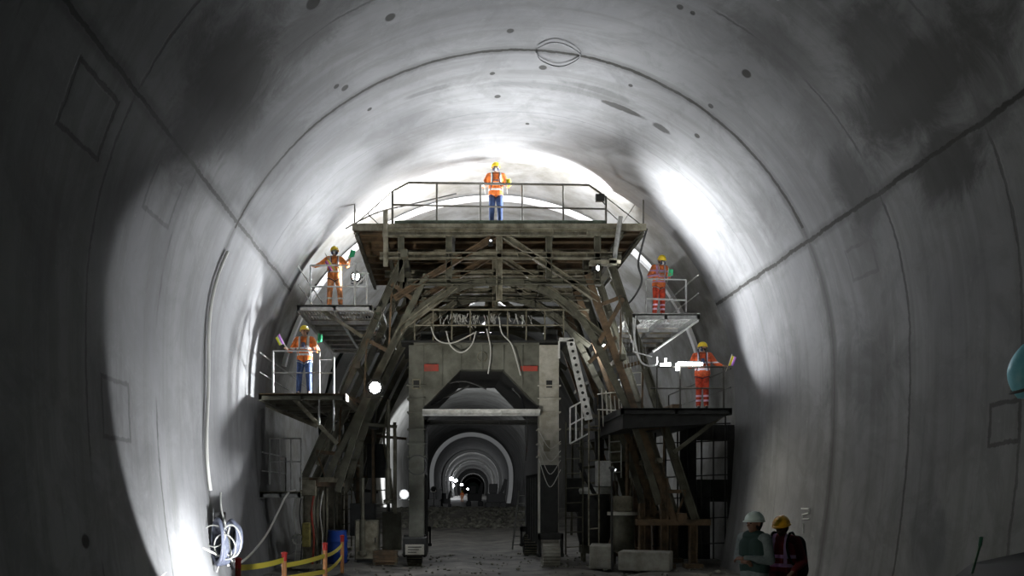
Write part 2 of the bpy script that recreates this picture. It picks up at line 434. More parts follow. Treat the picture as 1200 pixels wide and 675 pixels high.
shell('ceiling', SL, SR, YN, lining_mat, ns=56)
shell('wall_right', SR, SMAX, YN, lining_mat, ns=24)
kb = 7.2/R
YB = [24.75+i*0.6 for i in range(25)]
shell('wall_left_bore', -16.2, SL*kb, YB, bore_mat, rr=7.2, ns=30, bumpy=0.10)
shell('ceiling_bore', SL*kb, SR*kb, YB, bore_mat, rr=7.2, ns=60, bumpy=0.10)
shell('wall_right_bore', SR*kb, 16.2, YB, bore_mat, rr=7.2, ns=30, bumpy=0.10)
def curve_off(y):
    t = max(0.0, y-60.0)
    return 0.031*t if t > 12 else 0.031*t*t/24.0+0.0*t
YF = [39.3+i*3 for i in range(12)]+[80+i*20 for i in range(46)]
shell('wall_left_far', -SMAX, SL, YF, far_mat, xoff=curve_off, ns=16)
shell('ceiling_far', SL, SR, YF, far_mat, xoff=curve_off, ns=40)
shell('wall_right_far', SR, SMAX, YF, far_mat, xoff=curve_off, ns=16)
for k, D in enumerate((139, 197, 255, 330, 430, 600)):
    v = shell('trim_%d' % (k+1), -SMAX, SMAX, [D, D+1.2], rib_mat, rr=R-0.65, th=0.7, xoff=curve_off, ns=60)
# white strip round the bore behind the workers' deck
shell('trim_7', -9.5, 9.5, [29.0, 29.25], mat('white_strip', (0.8, 0.8, 0.8), 0.5), rr=7.0, th=0.12, ns=60)

# ground
def ground():
    xs = [-6.2+i*0.22 for i in range(72)]
    ys = [-6+i*1.5 for i in range(16)]+[18+i*0.22 for i in range(90)]+[38+i*0.45 for i in range(70)]+[70+i*20 for i in range(45)]
    v = []; f = []
    for y in ys:
        for x in xs:
            h = 0.05*mnoise.noise(Vector((x*0.9, y*0.5, 0)))+0.02*mnoise.noise(Vector((x*4, y*4, 0)))
            h += 0.03*math.sin(x*2.2+1)*(1 if y < 45 else 0)
            if y > 44:
                t = min(1, max(0, (y-49)/6)); t = t*t*(3-2*t); u = min(1, max(0, (y-60)/12)); u = u*u*(3-2*u)
                h += (0.95+0.15*mnoise.noise(Vector((x*0.5, y*0.3, 5))))*t*(1-u)+0.15*u + 0.05*mnoise.noise(Vector((x*2, y*2, 1)))*t*(1-u)
            xx = x+(curve_off(y) if y > 60 else 0)+ (0 if x < XC else 0)
            v.append((xx*1.0 if True else 0, y, h-0.04 if y < 44 else h-0.04))
    n = len(xs)
    for j in range(len(ys)-1):
        for i in range(n-1):
            a = j*n+i; f.append((a, a+1, a+n+1, a+n))
    me = bpy.data.meshes.new('floor'); me.from_pydata(v, [], f); me.update(); me.materials.append(mud)
    me.polygons.foreach_set('use_smooth', [True]*len(me.polygons))
    o = bpy.data.objects.new('floor', me); C.objects.link(o); o['kind'] = 'structure'
ground()
def rubble(name, n, xr, yr, zf, rmin, rmax, m, label):
    M = MB()
    for i in range(n):
        x = random.uniform(*xr); y = random.uniform(*yr); r = random.uniform(rmin, rmax)*(1 if random.random() < .85 else 1.7)
        z = zf(x, y); rows = []
        for k in range(4):
            an = -PI/2+PI*(k+0.5)/4
            rows.append([(x+r*math.cos(an)*math.cos(2*PI*j/6)*random.uniform(.8, 1.2), y+r*math.cos(an)*math.sin(2*PI*j/6)*random.uniform(.8, 1.2),
                          z+r*.7*math.sin(an)) for j in range(6)])
        M.quadgrid(rows)
    o = M.top(name, m); tag(o, label, 'gravel', kind='stuff'); return o
def bermz(x, y):
    t = min(1, max(0, (y-49)/6)); t = t*t*(3-2*t); return 0.92*t
rubble('gravel_heap', 1500, (-3.5, 6.2), (49.5, 60), bermz, 0.05, 0.13, gravel, 'wet gravel and stones banked across the tunnel behind the portal')
rubble('loose_stones', 450, (-4.5, 7.4), (20.5, 30), lambda x, y: 0.0, 0.015, 0.04, gravel, 'small loose stones strewn over the muddy floor under the gantry')

# ------------------------------------------------------------------ the lining gantry
G = empty('lining_gantry', (1.45, 24.0, 0.0), 'huge grimy steel arch gantry filling the tunnel, with work platforms on both sides', 'gantry')
GO = Vector(G.location)
def gp(px, py, D=24.0): return PX(px, py, D)
# --- arch frames
FY = [24.0, 26.0, 28.3, 31.0]
proto_parts = []
def fpart(name, m, M, **k):
    o = M.build(name, m, G, **k); proto_parts.append(o); return o
W = 0.22
fpart('outer_leg', steel, MB().ibeam(gp(474, 300), gp(356, 562), 0.16, 0.20))
fpart('inner_leg', steel, MB().bar(gp(500, 322), gp(382, 562), 0.12, 0.16))
fpart('outer_leg', steel, MB().ibeam(gp(716, 310), gp(816, 614), 0.16, 0.22))
fpart('inner_leg', rust, MB().bar(gp(688, 322), gp(790, 612), 0.13, 0.18))
M = MB(); rp = smoothpts([gp(*p) for p in ((396, 575), (422, 490), (448, 430), (480, 375), (524, 343), (585, 329), (643, 343), (682, 375), (712, 430), (744, 500), (772, 590))], 4)
for a, b in zip(rp[:-1], rp[1:]):
    d = (b-a).normalized(); M.bar(a-d*.03, b+d*.03, 0.12, 0.17)
fpart('arch_rib', steel, M)
fpart('top_chord', grime, MB().ibeam(gp(448, 273), gp(728, 273), 0.2, 0.2))
fpart('middle_chord', grime, MB().ibeam(gp(445, 300), gp(728, 300), 0.2, 0.17))
fpart('bottom_chord', steel, MB().ibeam(gp(478, 331), gp(704, 331), 0.2, 0.16))
for px in (470, 526, 585, 643, 700):
    fpart('vertical_strut', steel if px != 585 else grime, MB().ibeam(gp(px, 276), gp(px, 330 if px != 585 else 352), 0.16, 0.17))
fpart('diagonal_brace', rust, MB().ibeam(gp(580, 277), gp(462, 350), 0.16, 0.17))
fpart('diagonal_brace', grime, MB().ibeam(gp(591, 277), gp(702, 352), 0.16, 0.17))
fpart('diagonal_brace', steel, MB().ibeam(gp(634, 336), gp(705, 392), 0.14, 0.16))
fpart('diagonal_brace', grime, MB().ibeam(gp(534, 336), gp(470, 385), 0.14, 0.16))
# lacing between the leg pairs
def lerp(a, b, t): return a+(b-a)*t
for (a0, a1, b0, b1) in ((gp(474, 300), gp(356, 562), gp(500, 322), gp(382, 562)), (gp(716, 310), gp(816, 614), gp(688, 322), gp(790, 612))):
    M = MB(); N = 4
    for i in range(N):
        t = (i+.5)/N
        M.bar(lerp(a0, a1, t), lerp(b0, b1, t), 0.08, 0.10)
        M.bar(lerp(a0, a1, t), lerp(b0, b1, min(1, t+1/N)), 0.04, 0.05)
    fpart('lacing', rust, M)
fpart('knee_brace', rust, MB().bar(gp(700, 405), gp(730, 350), 0.12, 0.12).bar(gp(690, 425), gp(722, 395), .1, .1))
fpart('foot_post', grime, MB().ibeam(gp(362, 562), gp(362, 664), 0.26, 0.30).bar(gp(352, 562), gp(392, 562), .3, .12).bar(gp(344, 663), gp(380, 663), .5, .12).bar(gp(372, 572), gp(372, 662), .05, .05))
fpart('foot_post', rust, MB().ibeam(gp(778, 560), gp(778, 664), 0.22, 0.20).bar(gp(768, 663), gp(790, 663), .4, .12))
fpart('foot_post', rust, MB().ibeam(gp(812, 612), gp(812, 664), 0.22, 0.20).bar(gp(745, 612), gp(832, 612), .2, .16).bar(gp(802, 663), gp(822, 663), .4, .12))
fpart('foot_post', rust, MB().ibeam(gp(752, 590), gp(752, 664), 0.18, 0.16).bar(gp(744, 663), gp(762, 663), .35, .1))
for y in FY[1:]:
    for o in proto_parts:
        if o.name.startswith(('knee', 'lacing')): continue
        dup(o, G, (0, y-24.0, 0))
for o in list(G.children): pass
# --- longitudinal beams
for px, py, hw in ((474, 300, .2), (716, 310, .2), (369, 565, .22), (790, 480, .24), (797, 606, .22), (445, 365, .14), (728, 420, .14), (420, 430, .14), (770, 540, .14)):
    a = gp(px, py); b = Vector(a); a.y = 23.7; b.y = 32.4
    MB().bar(a, b, hw, hw, (1, 0, 0)).build('side_rail_beam', rust if px in (790, 369, 797) else steel, G)
# --- top deck
X0, X1, ZD = -2.56, 5.45, 9.35
deck = MB().box(X0, X1, 24.0, 30.4, ZD-.06, ZD).build('top_deck', plywood, G)
for i in range(9):
    y = 24.15+i*0.75
    MB().ibeam((X0+.02, y, ZD-.13), (X1-.02, y, ZD-.13), 0.08, 0.14).build('joist', rust, deck)
for x in (-2.45, -1.7, 0.2, 2.9, 4.8, 5.35):
    MB().ibeam((x, 24.0, ZD-.24), (x, 30.4, ZD-.24), 0.1, 0.12, ref=(1, 0, 0)).build('joist', steel, deck)
MB().box(X0, X1, 23.95, 24.0, ZD-.16, ZD+.03).build('fascia', grime, deck)
MB().box(gp(462, 0).x, gp(710, 0).x, 24.02, 24.06, ZD, ZD+.14).build('toe_board', deckgreen, deck)
rail = MB()
rail.tube([gp(460, 262, 24.05), gp(460, 224, 24.05), gp(479, 214, 24.05), gp(690, 217, 24.05), gp(710, 231, 24.05), gp(710, 264, 24.05)], .033)
rail.tube([gp(460, 240, 24.05), gp(710, 245, 24.05)], .026)
rail.tube([gp(710, 231, 24.05), gp(757, 268, 24.05)], .015); rail.tube([gp(460, 224, 24.05), gp(415, 264, 24.05)], .015)
rail.tube([gp(710, 245, 24.05), gp(735, 268, 24.05)], .013); rail.tube([gp(430, 250, 24.05), gp(445, 264, 24.05)], .013)
railing = rail.build('guardrail', railm, G)
for px in (512, 563, 612, 660):
    MB().tube([gp(px, 268, 24.05), gp(px, 216, 24.05)], .03).box(gp(px, 0).x-.07, gp(px, 0).x+.07, 24.0, 24.1, ZD, ZD+.04).build('rail_post', railm, railing)
for sx in (X0+.05, X1-.05):   # side guard wires run back along the deck
    MB().tube([(sx, 24.1, ZD+.95), (sx, 30.3, ZD+.95)], .012).tube([(sx, 24.1, ZD), (sx, 24.1, ZD+.95)], .02).tube([(sx, 30.3, ZD), (sx, 30.3, ZD+.95)], .02).build('guard_wire', railm, railing)
MB().tube([gp(452, 312, 23.9), gp(452, 247, 23.9)], .07, 10).build('upright_pipe', grime, G)
MB().tube([gp(719, 312, 23.85), gp(727, 254, 23.85)], .065, 10).build('upright_pipe', railgrey, G)
M = MB().box(gp(690, 0).x, gp(725, 0).x, 23.7, 24.0, gp(0, 312).z, gp(0, 308).z); M.build('lamp_shelf', grime, G)

# --- portal (pale box-section frame inside the arches)
def ppx(px, D=25.2): return (px-VX)*D/F
def ppz(py, D=25.2): return EYE+(VY-py)*D/F
PB = 4.2
for k, yy in enumerate((25.2, 25.2+PB)):
    for (a, b, m) in ((479, 497, portalp), (632, 655, palesteel)):
        x0, x1 = ppx(a), ppx(b)
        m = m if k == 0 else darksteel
        col = MB().box(x0, x1, yy, yy+.45, 0.55, ppz(404)).build('portal_column', m, G, bevel=.015)
        if k == 0:
            for py in (452, 467, 483, 503, 520, 535):
                MB().box(x0-.05, x1+.05, yy-.05, yy+.5, ppz(py)-.018, ppz(py)+.018).build('flange', m, col)
            xm = (x0+x1)/2
            if a > 600: # lower half darker, wrapped
                MB().box(x0+.03, x1-.03, yy-.03, yy, .9, ppz(545)).build('cover_plate', darksteel, col)
                for q in range(4):
                    zt = ppz(505+q*11)
                    MB().tube(smoothpts([(x0-.02, yy-.06, zt), (xm, yy-.1, zt-.5-.1*q), (x1+.04, yy-.06, zt-.3)]), .012, 6).build('cable', cablegrey, col)
                MB().box(xm-.16, xm+.02, yy-.06, yy, ppz(529), ppz(516)).build('cover_plate', grime, col)
            M = MB().box(xm-.12, xm+.12, yy-.03, yy, ppz(456), ppz(444)); fr = M.build('inspection_frame', palesteel if a > 600 else grime, col)
            MB().box(xm-.085, xm+.085, yy-.04, yy-.005, ppz(454.5), ppz(446)).build('inspection_opening', black, col)
    zt, zu, zc = ppz(402 if k == 0 else 400), ppz(433), ppz(477)
    xl, xr = ppx(497), ppx(632)
    poly = [(xl, zt), (xr, zt), (xr, zc), (ppx(590), zu), (ppx(540), zu), (xl, zc)]
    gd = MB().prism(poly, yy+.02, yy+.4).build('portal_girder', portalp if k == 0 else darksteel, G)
    if k == 0:
        for px in (518, 540, 565, 590, 612):
            zb = zu if 540 <= px <= 590 else zu-(zu-zc)*(abs(px-565)-25)/42
            MB().box(ppx(px)-.012, ppx(px)+.012, yy-.04, yy+.02, zb, zt).build('stiffener', portalp, gd)
        MB().box(xl-.3, xr, yy-.05, yy+.02, zt-.05, zt).build('stiffener', portalp, gd)
        MB().box(ppx(497), ppx(514), yy-.03, yy+.02, ppz(435), ppz(427)).build('red_plate', redp, gd)
        MB().box(ppx(610), ppx(630), yy-.03, yy+.02, ppz(435), ppz(429)).build('red_plate', redp, gd)
        MB().ring((ppx(565), yy, ppz(418)), .14, .012, n=20).build('lifting_eye', grime, gd)
# soffit and cheeks that join the two portals, coloured dark for their shade
xl, xr, zu, zc = ppx(497), ppx(632), ppz(433), ppz(477)
so = [(xl, zc), (ppx(540), zu), (ppx(590), zu), (xr, zc), (xr+.03, zc+.03), (ppx(590)+.02, zu+.05), (ppx(540)-.02, zu+.05), (xl-.03, zc+.03)]
MB().prism(so, 25.65, 29.4).build('soffit_plate', darksteel, G)
for x in (xl-.05, xr):
    MB().box(x, x+.05, 25.7, 29.4, 2.6, zc).build('cheek_plate', darksteel, G)
for k in range(5):
    for xx in (xl-.02, xr+.03): MB().bar((xx, 26.2+k*.75, zc-2.0), (xx, 26.2+k*.75, .55), .1, .1).build('cheek_stiffener', darksteel, G)
MB().ibeam((ppx(495, 25), 25.0, ppz(483.5, 25)), (ppx(633, 25), 25.0, ppz(483.5, 25)), .22, .18).build('crossbeam', white, G)
MB().ibeam((ppx(497), 25.9, ppz(493)), (ppx(632), 25.9, ppz(493)), .2, .14).build('crossbeam', darksteel, G)
# service deck on top of the portal with pipes and dangling ties
zt = ppz(402)
sd = MB().box(ppx(470), ppx(664), 25.1, 29.8, zt, zt+.06).build('service_deck', darksteel, G)
MB().tube([(ppx(486), 25.15, zt+.95), (ppx(690), 25.15, zt+.95)], .03).tube([(ppx(486), 25.15, zt+.5), (ppx(660), 25.15, zt+.5)], .022).build('handrail', grime, sd)
for i in range(9):
    x = ppx(486)+i*(ppx(660)-ppx(486))/8
    MB().tube([(x, 25.15, zt), (x, 25.15, zt+.95)], .022).build('rail_post', grime, sd)
M = MB()
for i in range(60):
    x = random.uniform(ppx(515), ppx(625)); y = random.uniform(25.2, 25.5); z = zt+.82+random.uniform(-.03, .05); p = [(x, y, z)]
    for j in range(3): p.append((p[-1][0]+random.uniform(-.06, .06), y+random.uniform(-.02, .02), p[-1][2]-random.uniform(.05, .13)))
    M.tube(p, random.uniform(.006, .014), 5)
o = M.build('dangling_ties', cablegrey, sd); o['kind'] = 'stuff'
MB().box(ppx(492), ppx(515), 25.5, 26.1, zt+.06, zt+.4).build('valve_box', darksteel, sd, bevel=.02)
MB().box(ppx(640), ppx(655), 25.5, 26.0, zt+.06, zt+.45).build('valve_box', darksteel, sd, bevel=.02)
MB().box(ppx(560), ppx(600), 26.3, 27.0, zt+.06, zt+.42).build('valve_box', grime, sd, bevel=.02)
for pts in ([(523, 388), (528, 405), (540, 413), (552, 405), (558, 388)], [(505, 383), (512, 398), (530, 402), (556, 390)], [(585, 372), (588, 390), (600, 405), (610, 440)], [(570, 385), (575, 410), (572, 438)], [(500, 470), (520, 452), (545, 447), (570, 456)], [(505, 475), (530, 462), (550, 452)], [(628, 470), (640, 500), (634, 540), (645, 600)], [(600, 455), (612, 470), (618, 500), (616, 540)]):
    MB().tube(smoothpts([gp(a, b, 25.05 if b < 445 else 25.9) for a, b in pts]), .02 if pts[0][1] < 400 else .028, 6).build('hanging_cable', cablegrey if pts[0][1] < 395 else cabledark, G)
# perforated white stair stringer
a, b = gp(668, 398, 24.9), gp(690, 492, 24.9)
st = MB().bar(a, b, .05, .22).build('stair_stringer', white, G)
for i in range(11):
    c = lerp(a, b, (i+.7)/11.6); MB().lathe(c+Vector((0, -.035, 0)), [(0, 0), (.045, 0), (.045, .012), (0, .012)], (0, 1, 0), 12).build('hole_ring', darksteel, st)
MB().bar(gp(655, 398, 24.9), gp(672, 398, 24.9), .05, .1).bar(gp(655, 400, 24.9), gp(655, 420, 24.9), .04, .05).build('stringer_head', white, st)
# wheels
def wheel(px, py, D, r, wd, m, m2):
    c = gp(px, py, D)
    M = MB().lathe(c-Vector((wd/2, 0, 0)), [(0, 0), (r*.8, 0), (r*.8, .01), (r, .03), (r, wd-.03), (r*.8, wd-.01), (r*.8, wd), (0, wd)], (1, 0, 0), 28)
    wh = M.build('roller_wheel', m, G)
    T = MB()
    for k in range(22):
        an = 2*PI*k/22
        T.bar(c+Vector((-wd/2+.02, math.cos(an)*r, math.sin(an)*r)), c+Vector((wd/2-.02, math.cos(an)*r, math.sin(an)*r)), .03, .03)
    T.build('tread', m2, wh)
    T = MB().box(c.x-wd/2-.09, c.x-wd/2-.03, c.y-.15, c.y+.15, c.z-.06, c.z+r+.25).box(c.x+wd/2+.03, c.x+wd/2+.09, c.y-.15, c.y+.15, c.z-.06, c.z+r+.25).box(c.x-wd/2-.09, c.x+wd/2+.09, c.y-.15, c.y+.15, c.z+r+.1, c.z+r+.28)
    T.tube([(c.x-wd/2-.12, c.y, c.z), (c.x+wd/2+.12, c.y, c.z)], .05, 12).build('axle_fork', darksteel, wh)
wheel(645, 650, 24.9, .33, .52, conc_block, palesteel)
wheel(486, 650, 25.5, .30, .45, darksteel, grime)
wheel(621, 638, 29.2, .33, .45, darksteel, grime)
wheel(494, 638, 29.5, .33, .45, darksteel, grime)
bx = MB().box(ppx(472, 24.8), ppx(500, 24.8), 24.8, 25.7, ppz(651, 24.8), ppz(630, 24.8)).build('motor_box', darksteel, G, bevel=.02)
MB().box(ppx(475, 24.8), ppx(497, 24.8), 24.77, 24.8, ppz(650, 24.8), ppz(638, 24.8)).build('rating_plate', palesteel, bx)
M = MB()
for i in range(3): M.box(ppx(478, 24.8), ppx(494-3*i, 24.8), 24.762, 24.77, ppz(641+3*i, 24.8)-.012, ppz(641+3*i, 24.8)+.012)
M.build('plate_lines', darksteel, bx)
MB().ring(gp(489, 545, 25.0), .28, .015, n=24).build('hose_loop', cabledark, G)

# --- side platforms
def platform(px0, px1, pyz, D, D2, m_deck, rails, m_rail, ng=0, grate_mat=None, bracket=True, label=None):
    x0, x1, z = (px0-VX)*D/F, (px1-VX)*D/F, EYE+(VY-pyz)*D/F
    gy = D+1.9 if grate_mat else D
    pf = MB().box(x0, x1, gy, D2, z-.06, z).build('side_platform', m_deck, G)
    if label: pf['label'] = label
    if grate_mat:
        M = MB(); n = int((x1-x0)/.085)
        for i in range(n+1):
            xx = x0+(x1-x0)*i/n
            M.box(xx-.010, xx+.010, D, gy, z-.05, z)
        for yy in (D, D+.63, D+1.26, gy-.03): M.box(x0, x1, yy, yy+.025, z-.06, z)
        M.build('grating', grate_mat, pf)
    fr = MB()
    for xx in (x0+.04, x1-.04, (x0+x1)/2): fr.bar((xx, D, z-.12), (xx, D2, z-.12), .08, .12, (1, 0, 0))
    for i in range(int((D2-gy)/.9)+1): fr.bar((x0, gy+.1+i*.9, z-.11), (x1, gy+.1+i*.9, z-.11), .07, .1)
    fr.bar((x0, D+.03, z-.09), (x1, D+.03, z-.09), .06, .14)
    if m_deck is darksteel: fr.quadgrid([[(x0+.05, D+.05, z-.15), (x1-.05, D+.05, z-.15), (x1-.6, D+.05, z-.42), (x0+.05, D+.05, z-.55)], [(x0+.05, D2, z-.15), (x1-.05, D2, z-.15), (x1-.6, D2, z-.42), (x0+.05, D2, z-.55)]])
    fr.build('platform_frame', m_rail if grate_mat else (darksteel if m_deck is darksteel else steel), pf)
    rl = MB()
    for (kind, pts, r) in rails:
        if kind == 'rail': rl.tube([gp(a, b, D+.03) for a, b in pts], r)
    ro = rl.build('platform_rail', m_rail, pf)
    for (kind, pts, r) in rails:
        if kind == 'post': MB().tube([gp(a, b, D+.03) for a, b in pts], r).build('rail_post', m_rail, pf)
    # back rail toward the tunnel wall, running along the platform
    xw = x0+.03 if px0 < 500 else x1-.03
    MB().tube([(xw, D+.03, z+1.05), (xw, D2-.05, z+1.05), (xw, D2-.05, z)], .02).tube([(xw, D+.03, z+.55), (xw, D2-.05, z+.55)], .016).build('platform_rail', m_rail, pf)
    return pf
platform(303, 405, 461, 22.4, 31.5, plywood,
         [('rail', [(320, 411), (374, 411)], .022), ('rail', [(320, 437), (391, 437)], .018), ('rail', [(374, 421), (391, 421)], .018), ('post', [(320, 460), (320, 411)], .026),
          ('post', [(374, 498), (374, 411)], .026), ('post', [(391, 505), (391, 418)], .026)], railgrey, label='lower left work platform with brown plywood floor')
platform(348, 436, 357, 24.0, 31.5, grime,
         [('rail', [(364, 311), (416, 311)], .025), ('rail', [(364, 336), (430, 336)], .022), ('rail', [(416, 320), (430, 320)], .03), ('rail', [(416, 336), (432, 320)], .02), ('post', [(364, 356), (364, 311)], .026),
          ('post', [(416, 360), (416, 308)], .034), ('post', [(430, 356), (430, 320)], .03)], white, label='upper left work platform with white rails', grate_mat=palesteel)
platform(741, 820, 367, 24.0, 31.0, palewood,
         [('rail', [(757, 327), (804, 328)], .02), ('rail', [(757, 350), (804, 352)], .026), ('post', [(757, 366), (757, 327)], .02), ('post', [(804, 366), (804, 328)], .024)],
         railgrey, grate_mat=white, label='upper right work platform with white grating and pale plywood floor')
platform(728, 858, 478, 23.4, 30.0, darksteel,
         [('rail', [(770, 430), (848, 430)], .022), ('rail', [(762, 455), (848, 455)], .02), ('post', [(848, 478), (848, 430)], .028), ('post', [(797, 478), (797, 430)], .022),
          ('post', [(770, 478), (770, 430)], .022)], railm, label='lower right work platform with dark floor and brown rails')
platform(305, 352, 576, 23.4, 27.0, grime,
         [('rail', [(316, 514), (353, 514)], .02), ('rail', [(316, 541), (353, 541)], .016), ('rail', [(328, 514), (328, 568)], .012), ('post', [(316, 568), (316, 514)], .022), ('post', [(341, 574), (341, 514)], .018), ('post', [(353, 574), (353, 514)], .022)],
         railgrey, grate_mat=grime, label='small caged landing low on the left side')
# brackets under the platforms
for (a, b, D) in (((345, 468), (395, 520), 22.6), ((400, 468), (372, 545), 24.2), ((375, 362), (425, 395), 24.2), ((748, 380), (716, 330), 24.1), ((850, 484), (790, 530), 23.6), ((300, 470), (372, 500), 25.0)):
    MB().bar(gp(*a, D), gp(*b, D), .08, .1).build('bracket', grime if a[0] < 500 else steel, G)
# white hoop and wire on the upper right platform
MB().tube(smoothpts([gp(742, 372, 23.9), gp(744, 400, 23.9), gp(752, 425, 23.9), gp(768, 428, 23.9), gp(770, 418, 23.9)]), .025, 8).tube([gp(745, 370, 23.9), gp(742, 412, 23.9)], .02).tube([gp(742, 412, 23.9), gp(764, 418, 23.9)], .018).build('ladder_hoop', white, G)
MB().tube([gp(765, 412, 23.9), gp(818, 376, 23.9)], .03).build('ladder_hoop', white, G)
for i in range(8):
    x = 728+i*4
    MB().tube([gp(x, 360+i*6, 23.95), gp(x+3, 432, 23.95)], .009, 5).build('steel_wire', railgrey, G)

# --- right side: scaffold cage, rebar mesh, ladders of the gantry
M = MB()
for px in (768, 780, 794, 806, 822, 836, 850):
    M.tube([gp(px, 484, 26.5), gp(px, 655, 26.5)], .025, 6)
for py in (500, 520, 540, 560, 585, 610, 640):
    M.tube([gp(764, py, 26.5), gp(856, py-4, 26.5)], .02, 6)
M.build('mesh_cage', darksteel, G)
for (a, b, c_, d) in ((797, 816, 498, 655), (816.5, 852, 498, 516), (852.5, 866, 498, 655), (816.5, 832, 562, 655), (832.5, 852, 562, 588), (782, 796.5, 600, 655)):
    MB().box(gp(a, 0, 26.6).x, gp(b, 0, 26.6).x, 26.6, 26.68, gp(0, d, 26.6).z, gp(0, c_, 26.6).z).build('shade_panel', darksteel, G)  # dark sheets added in place of the shade behind the cage
def frame_ladder(px0, px1, py0, py1, D, m, rungs, r=.025, name='access_ladder'):
    M = MB().tube([gp(px0, py0, D), gp(px0, py1, D)], r, 6).tube([gp(px1, py0, D), gp(px1, py1, D)], r, 6)
    for i in range(rungs):
        py = py0+(py1-py0)*(i+.5)/rungs; M.tube([gp(px0, py, D), gp(px1, py-1, D)], r*.8, 6)
    return M.build(name, m, G)
frame_ladder(663, 683, 495, 650, 25.6, steel, 9)
frame_ladder(690, 702, 480, 640, 24.9, grime, 4)
frame_ladder(714, 728, 440, 560, 26.2, white, 10)
frame_ladder(738, 752, 430, 560, 26.6, palesteel, 9)
frame_ladder(400, 412, 470, 640, 27.0, steel, 10)
frame_ladder(440, 454, 500, 650, 27.6, grime, 9)
M = MB()
for px, py in ((668, 478), (675, 474), (682, 470), (690, 466)): M.tube([gp(px, py, 25.0), gp(px, py+42, 25.0)], .025, 6)
for dy in (0, 20, 42): M.tube([gp(668, 478+dy, 25.0), gp(690, 466+dy, 25.0)], .025, 6)
M.build('stair_cage', white, G)
M = MB()
for k in range(6): M.tube([gp(705+k*5, 455+k*3, 25.8), gp(707+k*5, 500, 25.8)], .02, 6)
M.tube([gp(700, 462, 25.8), gp(740, 458, 25.8)], .022, 6).tube([gp(700, 480, 25.8), gp(740, 482, 25.8)], .02, 6)
M.build('stair_cage', palesteel, G)
# hydraulic jacks on both sides
for (px, a, b) in ((425, 560, 650), (455, 470, 590), (735, 520, 640)):
    MB().lathe(gp(px, b, 25.4), [(0, 0), (.14, 0), (.14, .1), (.09, .12), (.09, 1.0), (.055, 1.02), (.055, (b-a)*25.4/F)], n=16).build('hydraulic_jack', steel if px < 700 else rust, G)
# pipes, hoses and struts that fill the dark sides of the gantry
rr_ = random.Random(3)
for k in range(26):
    left = k % 2 == 0
    px = rr_.uniform(384, 474) if left else rr_.uniform(662, 748)
    D = rr_.uniform(25.9, 31.0); py0 = rr_.uniform(455, 520)+ (0 if left else -20); py1 = rr_.uniform(600, 640)
    m_ = rr_.choice([darksteel, steel, rust, darksteel, cabledark, grime])
    if k % 3 == 2:
        MB().tube(smoothpts([gp(px, py0, D), gp(px+rr_.uniform(-8, 8), (py0*2+py1)/3, D), gp(px+rr_.uniform(-12, 12), (py0+py1*2)/3, D), gp(px+rr_.uniform(-5, 5), py1, D)]), rr_.uniform(.02, .045), 6).build('hanging_hose', m_, G)
    else:
        MB().bar(gp(px, py0, D), gp(px+rr_.uniform(-4, 4), py1, D), .09, rr_.uniform(.06, .13)).build('inner_strut', m_, G)
for k in range(12):
    left = k % 2 == 0
    px = rr_.uniform(384, 420) if left else rr_.uniform(665, 700); L = rr_.uniform(35, 60); py = rr_.uniform(480, 610); D = rr_.uniform(25.9, 29)
    MB().bar(gp(px, py, D), gp(px+L, py+rr_.uniform(-8, 8), D), .08, rr_.uniform(.05, .10)).build('cross_strut', rr_.choice([darksteel, steel, rust, grime]), G)
for (a, b, c_, d, D, m_) in ((410, 440, 590, 628, 26.4, darksteel), (448, 470, 600, 645, 27.0, steel), (430, 452, 520, 560, 27.5, darksteel), (664, 684, 560, 600, 26.0, darksteel), (716, 738, 500, 540, 26.3, grime), (700, 716, 540, 570, 25.6, white)):
    x0_, x1_ = gp(a, 0, D).x, gp(b, 0, D).x; bb = MB().box(x0_, x1_, D, D+.4, gp(0, d, D).z, gp(0, c_, D).z).build('equipment_box', m_, G, bevel=.02)
    MB().box(x0_+.04, x1_-.04, D-.02, D, gp(0, d, D).z+.04, gp(0, c_, D).z-.04).build('box_lid', m_, bb)
# hoses and drips of cable on the gantry's left foot
for k, px in enumerate((345, 352, 366, 371, 376)):
    m = (cablegrey, cabledark, redp, cabledark, cablegrey)[k]
    MB().tube(smoothpts([gp(px+3, 575, 23.75), gp(px-1, 600, 23.72), gp(px+2, 630, 23.75), gp(px, 664, 23.8)]), .016 if k != 2 else .03, 6).build('hanging_hose', m, G)
MB().ring(gp(349, 632, 23.7), .14, .02, n=20).build('hanging_hose', cablegrey, G)
MB().box(gp(357, 0).x, gp(366, 0).x, 23.55, 23.75, gp(0, 640).z, gp(0, 612).z).build('valve_cover', mat('worn_yellow', (.35, .30, .08), .7, var=.5), G, bevel=.03)
MB().box(gp(354, 0).x, gp(372, 0).x, 23.62, 23.86, gp(0, 581).z, gp(0, 563).z).build('bearing_block', grime, G, bevel=.02)

# ------------------------------------------------------------------ machines and things on the ground
t = empty('grout_mixer', (4.4, 26.2, 0), 'black drum mixer with pale collar standing right of the portal', 'mixer')
MB().lathe((4.4, 26.2, .5), [(0, 0), (.42, 0), (.5, .3), (.5, 1.1), (.42, 1.5), (.3, 1.55), (0, 1.55)], n=28).build('drum', darksteel, t, smooth=True)
MB().lathe((4.4, 26.2, 2.0), [(.38, 0), (.5, 0), (.54, .1), (.5, .2), (.36, .2)], n=28).build('collar', white, t)
MB().box(4.0, 4.8, 25.9, 26.5, .25, .5).build('skid', steel, t)
for sx in (-.32, .32):
    for sy in (-.22, .22): MB().bar((4.4+sx, 26.2+sy, 0), (4.4+sx, 26.2+sy, .5), .08, .08).build('leg', steel, t)
MB().tube(smoothpts([(4.4, 25.7, 1.9), (4.1, 25.6, 2.4), (3.9, 25.7, 2.9)]), .06).build('outlet_hose', black, t)
